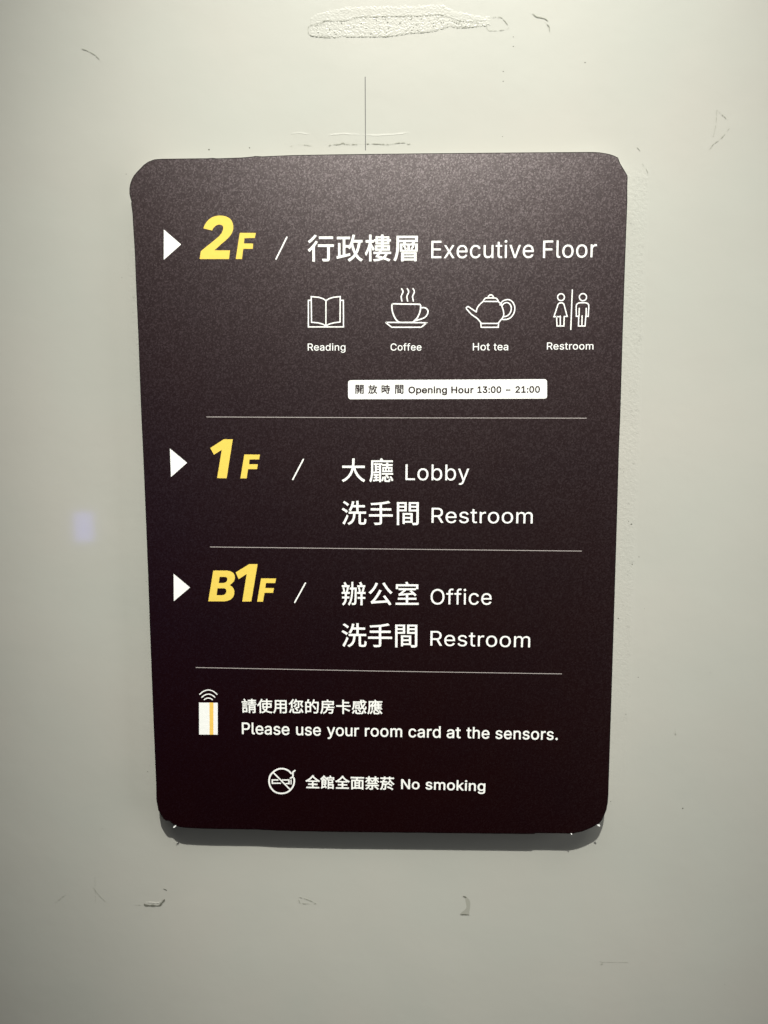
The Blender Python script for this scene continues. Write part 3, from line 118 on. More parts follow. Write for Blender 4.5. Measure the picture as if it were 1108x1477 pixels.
    100100: [[219,-8,195,-8,164,-8,136,0,111,16,87,32,68,55,55,84,41,114,34,149,34,189,34,229,41,263,55,293,69,322,88,345,112,361,136,376,164,384,196,384,219,384,238,381,253,373,268,365,279,356,287,346,296,336,302,327,306,319,308,319,309,319,311,319,311,382,311,446,311,509,331,509,351,509,372,509,372,339,372,170,372,0,352,0,332,0,313,0,313,20,313,39,313,59,311,59,309,59,307,59,302,51,295,42,287,31,278,21,267,12,252,4,238,-4],[181,47,205,47,227,47,247,53,263,65,279,77,291,94,299,115,308,136,312,161,312,189,312,217,308,242,300,263,292,284,279,300,263,312,247,324,228,330,205,330,181,330,161,324,145,311,129,299,116,282,108,261,100,240,96,216,96,189,96,162,100,138,109,117,117,95,129,78,145,66,161,53]],
    100110: [[114,249,114,227,114,151,114,76,114,0,93,0,73,0,53,0,53,126,53,253,53,379,72,379,92,379,112,379,112,349,112,318,112,287,109,287,106,287,102,287,114,322,131,347,152,362,174,377,199,384,227,384,253,384,276,379,295,369,314,358,330,342,341,321,352,299,357,273,357,240,357,160,357,80,357,0,337,0,316,0,296,0,296,78,296,157,296,235,296,265,288,288,273,304,258,321,237,329,210,329,192,329,175,325,161,317,146,309,135,298,126,283,118,267]],
    100067: [[293,-7,267,-7,223,-7,184,4,150,25,116,46,89,76,70,115,50,154,40,201,40,254,40,308,50,354,70,393,89,432,116,462,150,484,184,505,223,516,267,516,293,516,317,512,340,504,363,497,384,486,402,471,420,457,436,439,448,418,460,398,468,374,473,348,451,348,430,348,408,348,404,366,398,381,389,395,381,408,370,419,357,428,345,438,331,444,315,449,300,454,284,456,267,456,236,456,208,448,184,432,159,417,139,394,125,364,111,334,103,297,103,254,103,211,111,175,125,145,140,115,159,92,184,76,209,61,236,53,267,53,284,53,300,55,315,60,331,65,345,71,357,81,370,90,381,101,389,114,398,128,404,143,408,160,430,160,451,160,473,160,469,135,460,111,448,91,436,70,421,52,402,38,384,23,363,12,341,5,318,-3]],
    38283: [[182,117,198,117,198,105,198,92,198,79,182,79,165,79,149,79,149,92,149,105,149,117,165,117],[96,79,82,79,82,72,82,64,82,57,96,57,111,57,125,57,123,36,113,7,84,-11,89,-14,97,-22,101,-27,135,-4,146,33,148,57,165,57,182,57,198,57,198,31,198,5,198,-21,206,-21,214,-21,222,-21,222,5,222,31,222,57,238,57,253,57,269,57,269,64,269,72,269,79,253,79,238,79,222,79,222,92,222,105,222,117,235,117,248,117,262,117,262,125,262,132,262,139,204,139,146,139,88,139,88,132,88,125,88,117,101,117,113,117,126,117,126,105,126,92,126,79,111,79],[108,212,134,212,134,202,134,192,134,181,108,181,83,181,57,181,57,192,57,202,57,212,83,212],[134,240,134,230,108,230,83,230,57,230,57,240,57,250,57,259,83,259,108,259,134,259,134,250],[268,212,295,212,295,202,295,191,295,181,268,181,242,181,215,181,215,191,215,202,215,212,242,212],[295,240,295,230,268,230,242,230,215,230,215,240,215,250,215,259,242,259,268,259,295,259,295,250],[312,279,307,279,268,279,229,279,190,279,190,240,190,200,190,161,225,161,260,161,295,161,295,109,295,58,295,6,295,1,293,-1,287,-1,282,-1,263,-1,244,-1,248,-8,251,-20,252,-27,279,-28,297,-27,307,-23,317,-18,321,-10,321,6,321,97,321,188,321,279,316,279],[74,279,31,279,31,177,31,74,31,-28,40,-28,48,-28,57,-28,57,35,57,98,57,161,91,161,125,161,159,161,159,200,159,240,159,279,116,279]],
    25918: [[80,290,72,288,79,273,87,253,90,240,98,243,106,246,114,248,111,260,103,280,95,295,88,293],[67,237,15,237,15,229,15,221,15,213,29,213,43,213,57,213,57,189,57,164,57,140,57,90,51,35,9,-11,15,-15,24,-22,28,-28,75,22,82,82,82,140,82,140,82,141,82,142,98,142,114,142,130,142,127,46,125,12,119,4,117,0,113,-1,109,-1,103,-1,90,-1,76,0,79,-6,82,-17,82,-24,97,-25,112,-24,120,-24,130,-23,135,-20,141,-12,151,0,153,39,155,154,155,158,155,166,155,166,131,166,106,166,82,166,82,182,82,197,82,213,112,213,141,213,171,213,171,221,171,229,171,237,119,237],[218,203,219,204,241,204,263,204,285,204,278,160,267,122,251,90,236,122,225,160,218,201,218,202],[223,293,214,294,204,234,185,175,156,138,162,133,172,124,176,118,186,131,194,146,202,162,210,126,221,93,236,64,215,34,188,11,151,-6,156,-11,164,-23,166,-29,201,-11,229,12,250,40,269,11,292,-12,321,-27,326,-20,334,-10,340,-5,309,9,285,33,266,63,288,101,302,147,311,204,320,204,328,204,337,204,337,212,337,220,337,229,300,229,263,229,227,229,232,248,237,269,241,290,232,291]],
    26178: [[163,77,156,73,174,55,193,29,200,12,208,16,215,21,223,25,215,43,195,68,177,85,170,81],[230,294,221,294,221,280,221,266,221,252,196,252,172,252,147,252,147,245,147,237,147,229,172,229,196,229,221,229,221,214,221,199,221,185,192,185,162,185,133,185,133,177,133,169,133,161,178,161,222,161,267,161,267,148,267,134,267,121,223,121,179,121,134,121,134,113,134,106,134,98,179,98,223,98,267,98,267,66,267,35,267,4,267,-2,265,-3,260,-3,254,-4,234,-4,213,-3,217,-10,221,-21,222,-28,250,-28,267,-27,279,-23,290,-19,293,-12,293,3,293,35,293,66,293,98,307,98,320,98,334,98,334,106,334,113,334,121,320,121,307,121,293,121,293,134,293,148,293,161,308,161,323,161,338,161,338,169,338,177,338,185,307,185,277,185,247,185,247,199,247,214,247,229,272,229,298,229,323,229,323,237,323,245,323,252,298,252,272,252,247,252,247,266,247,280,247,294,238,294],[85,146,102,146,102,119,102,92,102,65,85,65,68,65,51,65,51,92,51,119,51,146,68,146],[102,195,102,169,85,169,68,169,51,169,51,195,51,221,51,247,68,247,85,247,102,247,102,221],[60,271,27,271,27,185,27,99,27,12,35,12,43,12,51,12,51,22,51,31,51,41,76,41,102,41,127,41,127,118,127,195,127,271,93,271]],
    100112: [[73,-143,53,-143,53,31,53,205,53,379,72,379,92,379,112,379,112,359,112,339,112,319,114,319,116,319,118,319,123,327,129,336,137,346,145,356,157,365,171,373,186,381,205,384,229,384,261,384,289,376,313,361,337,345,356,322,370,293,383,263,390,229,390,189,390,149,383,114,370,84,356,55,337,32,313,16,289,0,261,-8,229,-8,206,-8,187,-4,173,4,158,12,146,21,138,31,130,42,123,51,118,59,117,59,115,59,114,59,114,-8,114,-76,114,-143,93,-143],[197,47,220,47,244,47,263,53,279,66,295,78,308,95,316,117,324,138,328,162,328,189,328,216,324,240,316,261,308,282,296,299,280,311,264,324,244,330,220,330,197,330,177,324,161,312,145,300,133,284,125,263,117,242,113,217,113,189,113,161,117,136,125,115,133,94,146,77,162,65,178,53]],
    100048: [[264,-7,227,-7,189,-7,157,3,130,24,103,45,83,74,69,113,55,152,48,199,48,254,48,309,55,356,69,395,83,434,104,464,130,484,157,505,189,516,227,516,264,516,296,505,323,484,350,464,370,434,384,395,398,356,405,309,405,254,405,199,398,152,384,113,370,74,350,45,323,24,297,3],[202,50,227,50,252,50,273,58,290,74,308,90,321,113,330,144,339,174,344,211,344,254,344,297,339,334,330,365,321,395,308,419,290,435,273,451,252,460,227,460,202,460,180,451,163,435,146,419,132,395,123,365,114,334,109,297,109,254,109,211,114,174,123,144,132,113,146,90,163,74,180,58]],
    100049: [[181,0,76,0,76,18,76,36,76,55,181,55,286,55,391,55,391,36,391,18,391,0,286,0],[250,509,276,509,276,339,276,170,276,0,255,0,234,0,212,0,212,149,212,299,212,448,211,448,210,448,209,448,168,418,127,388,86,358,86,381,86,404,86,427,123,454,161,481,198,509,224,509]],
    100051: [[252,-7,218,-7,187,-7,158,-1,133,10,107,21,86,37,70,57,54,78,46,103,44,132,66,132,87,132,109,132,111,114,117,99,126,87,136,75,149,65,165,59,181,53,199,50,219,50,239,50,258,53,275,61,292,68,305,79,315,93,324,107,329,124,329,145,329,163,325,181,316,196,307,212,293,224,275,234,256,243,231,248,201,248,186,248,172,248,157,248,157,265,157,282,157,299,200,349,244,399,288,448,288,450,288,451,288,452,215,452,142,452,70,452,70,471,70,490,70,509,171,509,272,509,372,509,372,493,372,477,372,461,319,400,265,339,211,278,211,282,211,285,211,289,249,293,281,288,308,276,335,263,356,246,371,222,386,199,393,173,393,145,393,115,385,89,370,66,355,43,335,25,309,12,282,0]],
    100058: [[108,-4,95,-4,83,-4,72,0,63,9,54,18,50,28,50,41,50,54,54,65,63,73,72,82,83,87,95,87,108,87,119,82,128,73,137,65,141,54,141,41,141,28,137,18,128,9,119,0],[108,271,95,271,83,271,72,275,63,284,54,293,50,304,50,316,50,329,54,340,63,349,72,357,83,362,95,362,108,362,119,357,128,349,137,340,141,329,141,316,141,304,137,293,128,284,119,275]],
    108211: [[233,244,350,244,350,226,350,207,350,188,233,188,117,188,0,188,0,207,0,226,0,244,117,244]],
    100050: [[172,0,64,0,64,16,64,32,64,47,121,108,177,168,234,229,254,249,270,267,282,282,295,298,304,313,311,327,317,341,320,356,320,371,320,390,316,405,308,419,299,432,288,442,273,449,259,456,242,460,224,460,204,460,187,456,172,447,158,439,147,428,139,413,131,399,127,382,127,362,107,362,86,362,66,362,66,392,72,419,86,442,100,465,119,483,143,496,167,509,194,516,225,516,255,516,282,509,306,497,329,484,348,467,361,445,374,424,381,399,381,372,381,354,378,335,371,318,364,300,353,280,336,259,319,237,296,211,267,180,229,140,191,100,153,60,153,59,153,58,153,57,231,57,310,57,389,57,389,38,389,19,389,0,281,0]],
    35531: [[62,188,28,188,28,181,28,174,28,167,62,167,95,167,128,167,128,174,128,181,128,188,95,188],[62,142,28,142,28,135,28,128,28,121,62,121,95,121,128,121,128,128,128,135,128,142,95,142],[56,235,14,235,14,227,14,220,14,213,56,213,98,213,140,213,140,220,140,227,140,235,98,235],[59,289,53,285,62,271,74,251,78,238,85,242,92,246,99,250,93,263,83,282,72,296,66,292],[235,294,226,294,226,286,226,278,226,271,201,271,177,271,152,271,152,264,152,257,152,250,177,250,201,250,226,250,226,243,226,236,226,229,204,229,183,229,161,229,161,223,161,217,161,210,183,210,204,210,226,210,226,202,226,195,226,187,198,187,171,187,143,187,143,180,143,173,143,167,207,167,271,167,336,167,336,173,336,180,336,187,308,187,280,187,251,187,251,195,251,202,251,210,275,210,299,210,323,210,323,217,323,223,323,229,299,229,275,229,251,229,251,236,251,243,251,250,277,250,302,250,328,250,328,257,328,264,328,271,302,271,277,271,251,271,251,278,251,286,251,294,243,294],[258,126,290,126,290,118,290,109,290,101,258,101,226,101,194,101,194,109,194,118,194,126,226,126],[218,146,169,146,169,88,169,30,169,-27,178,-27,186,-27,194,-27,194,-5,194,16,194,38,226,38,258,38,290,38,290,25,290,13,290,0,290,-4,289,-5,284,-5,279,-6,265,-6,249,-5,252,-11,256,-21,257,-27,279,-27,294,-27,303,-23,312,-20,314,-13,314,0,314,49,314,97,314,146,266,146],[194,74,194,82,226,82,258,82,290,82,290,74,290,65,290,57,258,57,226,57,194,57,194,65],[62,96,28,96,28,56,28,16,28,-23,36,-23,43,-23,50,-23,50,-18,50,-12,50,-7,77,-7,104,-7,130,-7,130,27,130,62,130,96,96,96],[50,54,50,74,69,74,88,74,107,74,107,54,107,35,107,15,88,15,69,15,50,15,50,35]],
    20351: [[218,293,210,293,210,280,210,268,210,255,177,255,145,255,112,255,112,247,112,239,112,231,145,231,177,231,210,231,210,220,210,208,210,197,181,197,152,197,123,197,123,164,123,132,123,100,151,100,180,100,208,100,206,81,200,62,189,46,171,59,155,75,145,93,137,90,130,88,123,85,136,63,153,44,173,28,157,14,133,1,99,-7,105,-13,112,-23,116,-29,152,-18,177,-4,195,14,230,-8,275,-22,325,-29,328,-21,335,-11,340,-5,290,1,246,13,210,32,224,53,231,76,234,100,264,100,295,100,325,100,325,132,325,164,325,197,295,197,265,197,235,197,235,208,235,220,235,231,269,231,303,231,337,231,337,239,337,247,337,255,303,255,269,255,235,255,235,268,235,280,235,293,227,293],[147,157,147,175,168,175,189,175,210,175,210,162,210,150,210,138,210,133,210,127,209,122,189,122,168,122,147,122,147,140],[235,162,235,175,257,175,278,175,300,175,300,157,300,140,300,122,278,122,257,122,235,122,235,127,235,133,235,138,235,150],[106,292,97,295,77,242,43,190,7,156,12,150,19,136,22,130,35,144,48,159,61,176,61,108,61,39,61,-29,69,-29,77,-29,86,-29,86,52,86,133,86,214,99,238,112,262,122,287,114,290]],
    29992: [[139,270,54,270,54,227,54,185,54,143,54,93,50,31,11,-13,17,-16,28,-25,32,-30,58,0,70,40,76,79,105,79,134,79,164,79,164,45,164,10,164,-25,172,-25,181,-25,190,-25,190,10,190,45,190,79,222,79,253,79,285,79,285,56,285,32,285,8,285,1,282,-1,275,-1,269,-1,245,-2,220,-1,224,-8,228,-19,229,-26,262,-26,283,-26,294,-22,306,-18,311,-9,311,8,311,95,311,182,311,270,225,270],[79,226,79,244,107,244,136,244,164,244,164,226,164,207,164,188,136,188,107,188,79,188,79,207],[253,244,285,244,285,226,285,207,285,188,253,188,222,188,190,188,190,207,190,226,190,244,222,244],[79,156,79,163,107,163,136,163,164,163,164,144,164,124,164,104,135,104,107,104,78,104,79,118,79,131,79,143,79,149],[253,163,285,163,285,144,285,124,285,104,253,104,222,104,190,104,190,124,190,144,190,163,222,163]],
    24744: [[172,195,164,197,154,173,138,148,119,132,125,129,135,121,139,117,158,135,176,163,188,191,180,193],[224,226,216,226,216,192,216,158,216,123,216,120,215,119,210,118,206,118,192,118,175,118,178,112,182,102,183,96,205,96,220,96,229,99,239,103,241,110,241,123,241,157,241,192,241,226,233,226],[268,191,261,188,278,166,296,136,304,117,311,121,319,125,326,129,318,148,300,176,282,198,275,195],[100,75,92,75,92,55,92,35,92,14,92,-14,103,-21,145,-21,153,-21,220,-21,229,-21,263,-21,272,-11,275,34,268,35,257,39,251,44,249,8,246,3,227,3,212,3,157,3,146,3,122,3,118,5,118,15,118,35,118,55,118,75,109,75],[152,95,145,91,164,72,186,46,195,29,202,33,209,38,216,42,207,59,185,85,165,102,158,99],[277,74,269,71,285,46,301,12,306,-9,314,-6,323,-3,331,0,325,22,308,55,292,80,285,77],[60,70,53,74,44,50,31,18,17,-2,25,-6,33,-10,41,-14,54,8,67,41,76,64,68,67],[172,292,164,294,152,261,132,228,108,208,113,204,123,195,127,191,140,204,153,220,165,238,209,238,253,238,297,238,291,225,285,213,280,204,287,202,295,201,302,199,311,214,322,237,331,257,325,259,319,260,313,262,311,262,310,261,308,261,265,261,221,261,177,261,181,270,185,279,188,288,180,290],[104,292,96,295,76,256,45,217,12,193,18,188,26,177,29,172,41,182,52,193,63,206,63,168,63,131,63,94,72,94,80,94,89,94,89,142,89,190,89,237,100,253,111,270,120,287,112,290]],
    30340: [[200,152,193,148,213,123,236,88,247,66,254,71,262,76,269,80,258,101,234,135,214,160,207,156],[93,293,84,295,81,278,75,255,70,238,57,238,44,238,30,238,30,152,30,67,30,-19,39,-19,47,-19,55,-19,55,-10,55,0,55,9,87,9,120,9,152,9,152,85,152,161,152,238,133,238,113,238,94,238,100,253,106,272,112,290,103,292],[55,190,55,214,79,214,104,214,128,214,128,190,128,165,128,140,104,140,79,140,55,140,55,165],[79,33,55,33,55,61,55,89,55,117,79,117,104,117,128,117,128,89,128,61,128,33,104,33],[218,294,209,296,198,247,179,199,155,168,161,164,172,157,177,153,189,169,200,191,210,215,240,215,270,215,300,215,296,74,289,21,279,8,275,4,271,2,264,2,256,2,235,3,211,5,216,-2,220,-13,220,-21,240,-22,261,-23,272,-21,285,-20,292,-17,301,-7,315,11,320,65,325,225,325,229,325,239,325,239,290,239,255,239,220,239,225,255,230,273,235,290,226,292]],
    25151: [[184,170,176,168,184,156,193,140,197,130,160,130,123,130,85,130,85,123,85,115,85,108,108,108,130,108,152,108,146,54,132,14,69,-8,75,-12,82,-21,84,-27,132,-10,156,19,168,56,202,56,237,56,272,56,269,20,265,5,259,-1,256,-3,252,-4,246,-4,239,-4,219,-3,200,-1,204,-8,207,-17,207,-23,227,-25,246,-25,256,-24,267,-23,274,-22,280,-16,290,-7,294,14,299,66,299,70,300,77,300,77,257,77,215,77,173,77,175,86,176,97,178,108,226,108,274,108,322,108,322,115,322,123,322,130,282,130,242,130,202,130,208,133,215,135,222,138,217,148,207,164,199,176,191,173],[164,290,155,287,159,279,164,269,167,259,127,259,87,259,48,259,48,231,48,204,48,176,48,121,44,41,11,-15,18,-17,30,-23,35,-27,69,31,74,118,74,176,74,176,74,177,74,177,153,177,231,177,310,177,310,204,310,232,310,259,272,259,234,259,196,259,192,270,186,283,181,294,172,292],[74,224,74,237,144,237,214,237,284,237,284,224,284,212,284,200,214,200,144,200,74,200,74,212]],
    21345: [[192,88,187,81,224,66,276,43,302,29,307,37,312,45,317,53,290,66,237,88,201,102,196,95],[163,294,154,294,154,251,154,208,154,165,109,165,63,165,18,165,18,157,18,148,18,139,64,139,109,139,155,139,155,84,155,28,155,-28,164,-28,173,-28,182,-28,182,28,182,84,182,139,232,139,282,139,332,139,332,148,332,157,332,165,282,165,231,165,181,165,181,183,181,201,181,219,220,219,258,219,297,219,297,228,297,236,297,244,258,244,220,244,181,244,181,261,181,278,181,294,172,294]],
    24863: [[120,214,83,214,83,207,83,201,83,195,120,195,156,195,193,195,193,201,193,207,193,214,156,214],[100,66,92,66,92,46,92,27,92,7,92,-18,103,-25,143,-25,152,-25,215,-25,223,-25,258,-25,267,-14,270,30,263,31,252,34,245,38,244,2,241,-3,222,-3,208,-3,155,-3,144,-3,122,-3,118,-1,118,8,118,27,118,47,118,66,109,66],[152,74,145,71,162,55,182,32,191,17,199,21,206,25,213,29,203,43,182,65,166,81,159,78],[275,59,267,57,281,36,298,7,304,-10,313,-7,321,-4,329,-1,322,16,305,44,290,64,282,62],[60,54,53,57,44,37,30,11,16,-6,24,-9,32,-13,40,-16,53,1,66,29,75,48,67,51],[109,142,109,154,128,154,147,154,166,154,166,142,166,130,166,117,147,117,128,117,109,117,109,130],[120,173,87,173,87,148,87,123,87,98,120,98,153,98,187,98,187,123,187,148,187,173,153,173],[97,258,44,258,44,241,44,223,44,206,44,171,41,121,15,84,21,82,31,73,35,68,63,108,69,166,69,206,69,216,69,226,69,237,114,237,160,237,205,237,210,196,220,160,232,132,218,118,202,105,185,95,190,91,200,82,204,77,218,87,232,98,245,110,260,87,278,74,300,74,322,74,331,86,335,131,329,133,320,137,314,143,313,111,309,98,301,98,287,98,274,109,262,129,283,153,300,182,312,214,304,216,296,218,288,220,279,195,266,172,251,152,242,175,234,204,230,237,264,237,298,237,332,237,332,244,332,251,332,258,319,258,305,258,292,258,296,262,300,265,304,269,294,277,275,289,260,295,255,291,250,287,244,283,257,276,273,267,283,258,265,258,246,258,228,258,227,270,226,282,226,294,217,294,209,294,201,294,201,282,202,270,203,258,150,258]],
    25033: [[152,55,144,55,144,38,144,22,144,5,144,-19,152,-26,183,-26,190,-26,233,-26,240,-26,264,-26,272,-17,274,18,268,19,258,23,252,27,251,0,249,-4,237,-4,228,-4,193,-4,185,-4,171,-4,168,-2,168,6,168,22,168,38,168,55,160,55],[180,70,174,65,195,55,220,40,232,28,238,34,243,40,248,45,236,56,210,71,190,80,185,75],[269,53,263,50,283,29,304,0,312,-19,319,-15,327,-11,334,-8,325,12,303,40,283,60,276,56],[109,53,102,56,94,33,81,8,61,-7,68,-11,75,-15,81,-20,102,-3,114,23,123,48,116,51],[220,159,238,159,238,152,238,146,238,139,220,139,202,139,184,139,184,146,184,152,184,159,202,159],[231,239,224,236,231,229,238,218,243,210,225,210,207,210,190,210,195,219,199,228,203,236,195,238,188,241,181,243,168,212,147,182,125,162,125,174,125,186,125,197,133,210,140,223,147,236,139,238,132,240,125,242,110,211,87,181,62,160,62,160,62,161,62,161,62,189,62,217,62,245,153,245,243,245,333,245,333,252,333,259,333,267,291,267,249,267,207,267,202,278,193,291,185,301,178,298,170,296,162,293,168,285,174,276,179,267,132,267,85,267,38,267,38,232,38,197,38,161,38,110,36,38,10,-13,16,-16,26,-24,30,-28,57,23,62,98,62,153,67,148,72,143,75,139,84,147,93,157,102,167,102,137,102,106,102,75,109,75,117,75,125,75,125,104,125,132,125,161,130,158,139,151,143,146,149,153,155,160,162,168,162,137,162,106,162,75,169,75,177,75,184,75,184,79,184,82,184,86,232,86,280,86,328,86,328,92,328,98,328,104,306,104,283,104,261,104,261,110,261,117,261,124,279,124,296,124,313,124,313,129,313,134,313,139,296,139,279,139,261,139,261,146,261,152,261,159,278,159,295,159,312,159,312,164,312,169,312,174,295,174,278,174,261,174,261,180,261,187,261,193,281,193,302,193,322,193,322,199,322,205,322,210,300,210,278,210,257,210,259,212,262,213,265,215,261,223,251,235,243,244,237,242],[238,180,238,174,220,174,202,174,184,174,184,180,184,187,184,193,202,193,220,193,238,193,238,187],[220,124,238,124,238,117,238,110,238,104,220,104,202,104,184,104,184,110,184,117,184,124,202,124]],
    100080: [[82,0,60,0,60,170,60,339,60,509,118,509,177,509,235,509,274,509,307,502,332,487,358,473,377,454,390,430,402,405,409,378,409,348,409,317,402,290,390,265,377,241,358,222,332,207,307,193,274,186,235,186,193,186,151,186,109,186,109,205,109,224,109,242,150,242,191,242,233,242,259,242,281,247,297,256,313,265,325,278,333,294,341,310,344,328,344,348,344,368,341,386,333,402,325,417,313,430,297,439,280,448,259,452,232,452,196,452,160,452,125,452,125,301,125,151,125,0,103,0]],
    100104: [[114,249,114,227,114,151,114,76,114,0,93,0,73,0,53,0,53,170,53,339,53,509,73,509,93,509,114,509,114,435,114,361,114,287,110,287,106,287,102,287,114,322,131,347,152,362,174,377,199,384,227,384,253,384,276,379,295,369,315,358,330,342,341,321,352,299,357,273,357,240,357,160,357,80,357,0,337,0,316,0,296,0,296,78,296,157,296,235,296,265,288,288,273,304,258,321,237,329,210,329,192,329,175,325,161,317,146,309,135,298,126,283,118,267]],
    100046: [[108,-4,95,-4,83,-4,72,0,63,9,54,18,50,28,50,41,50,54,54,65,63,73,72,82,83,87,95,87,108,87,119,82,128,73,137,65,141,54,141,41,141,28,137,18,128,9,119,0]],
    20840: [[180,294,173,298,137,242,73,191,9,162,16,156,23,147,27,140,41,147,55,155,69,164,69,157,69,149,69,141,100,141,131,141,161,141,161,123,161,105,161,87,131,87,101,87,71,87,71,79,71,71,71,63,101,63,131,63,161,63,161,44,161,25,161,6,116,6,72,6,27,6,27,-2,27,-10,27,-18,126,-18,226,-18,325,-18,325,-10,325,-2,325,6,280,6,234,6,189,6,189,25,189,44,189,63,220,63,252,63,283,63,283,71,283,79,283,87,252,87,220,87,189,87,189,105,189,123,189,141,220,141,252,141,283,141,283,149,283,157,283,165,297,155,310,147,324,139,328,147,335,156,342,161,285,191,233,228,190,278,192,281,194,284,196,287,188,291],[141,165,70,165,110,190,146,223,175,259,208,221,244,191,283,165,212,165]],
    39208: [[222,200,182,200,182,124,182,49,182,-27,190,-27,197,-27,204,-27,204,-22,204,-17,204,-12,233,-12,262,-12,291,-12,291,-17,291,-21,291,-26,299,-26,306,-26,313,-26,313,10,313,46,313,83,277,83,240,83,204,83,204,92,204,102,204,112,236,112,268,112,300,112,300,141,300,171,300,200,261,200],[233,11,204,11,204,27,204,44,204,60,233,60,262,60,291,60,291,44,291,27,291,11,262,11],[204,164,204,179,229,179,254,179,278,179,278,164,278,149,278,134,254,134,229,134,204,134,204,149],[231,290,225,286,230,277,237,264,240,254,214,254,187,254,161,254,161,235,161,216,161,197,167,197,174,197,181,197,181,208,181,220,181,232,222,232,264,232,305,232,305,220,305,208,305,197,312,197,319,197,326,197,326,216,326,235,326,254,302,254,278,254,254,254,256,255,259,257,262,259,259,269,251,285,244,296,237,293],[99,126,120,126,120,116,120,106,120,96,99,96,79,96,58,96,58,106,58,116,58,126,79,126],[120,155,120,146,99,146,79,146,58,146,58,155,58,164,58,173,79,173,99,173,120,173,120,164],[104,62,98,60,102,52,106,45,110,37,92,30,75,23,58,15,58,35,58,55,58,75,86,75,114,75,142,75,142,114,142,153,142,193,129,193,117,193,104,193,101,203,96,218,91,230,85,228,78,226,72,223,76,214,79,203,82,193,67,193,51,193,36,193,36,137,36,81,36,26,36,12,26,4,20,1,25,-5,29,-18,31,-23,37,-18,46,-13,118,19,123,7,127,-4,130,-13,137,-9,143,-6,150,-2,143,15,129,46,116,68,110,65],[91,294,84,296,68,265,38,237,9,219,13,213,19,200,20,195,43,211,68,234,86,260,107,243,132,221,144,206,149,213,154,219,159,225,146,240,120,262,98,278,100,282,102,285,104,288,97,291]],
    38754: [[136,104,136,117,161,117,186,117,210,117,210,104,210,91,210,77,186,77,161,77,136,77,136,91],[161,138,136,138,136,151,136,164,136,177,161,177,186,177,210,177,210,164,210,151,210,138,186,138],[136,42,136,56,161,56,186,56,210,56,210,42,210,29,210,15,186,15,161,15,136,15,136,29],[124,271,20,271,20,263,20,254,20,246,65,246,110,246,155,246,153,231,149,215,146,202,109,202,73,202,36,202,36,125,36,49,36,-28,45,-28,53,-28,62,-28,62,-22,62,-16,62,-9,137,-9,212,-9,287,-9,287,-16,287,-22,287,-28,296,-28,305,-28,314,-28,314,49,314,125,314,202,267,202,220,202,173,202,177,216,182,231,186,246,234,246,283,246,331,246,331,254,331,263,331,271,227,271],[78,15,62,15,62,69,62,123,62,177,78,177,95,177,112,177,112,123,112,69,112,15,95,15],[287,69,287,15,270,15,252,15,235,15,235,69,235,123,235,177,252,177,270,177,287,177,287,123]],
    31105: [[238,42,231,38,257,20,288,-6,303,-23,310,-18,317,-14,325,-9,309,8,277,33,252,50,245,46],[139,136,63,136,63,129,63,121,63,114,139,114,216,114,292,114,292,121,292,129,292,136,216,136],[95,47,87,50,71,28,45,7,19,-7,25,-11,35,-19,40,-23,65,-8,93,17,111,42,103,45],[93,294,85,294,85,283,85,271,85,259,65,259,46,259,26,259,26,251,26,244,26,237,43,237,60,237,77,237,61,210,36,183,13,169,18,165,26,157,29,151,49,165,69,187,85,212,85,191,85,170,85,148,93,148,101,148,109,148,109,169,109,190,109,211,124,200,141,185,150,178,154,183,159,189,164,195,155,202,123,225,109,233,109,234,109,236,109,237,125,237,142,237,158,237,158,244,158,251,158,259,142,259,125,259,109,259,109,271,109,283,109,294,101,294],[125,86,23,86,23,78,23,71,23,63,70,63,116,63,163,63,163,42,163,21,163,0,163,-4,162,-5,156,-6,150,-6,131,-6,109,-5,112,-12,116,-21,118,-28,145,-28,163,-28,175,-25,186,-21,190,-14,190,0,190,21,190,42,190,63,236,63,282,63,328,63,328,71,328,78,328,86,227,86],[245,294,237,294,237,283,237,271,237,259,216,259,195,259,174,259,174,251,174,244,174,237,192,237,210,237,227,237,210,210,184,184,159,171,164,167,172,159,175,153,197,167,220,190,237,215,237,193,237,171,237,148,245,148,253,148,262,148,262,170,262,192,262,214,278,190,300,166,319,153,322,159,330,167,335,171,312,185,286,211,269,237,287,237,305,237,324,237,324,244,324,251,324,259,303,259,282,259,262,259,262,271,262,283,262,294,253,294]],
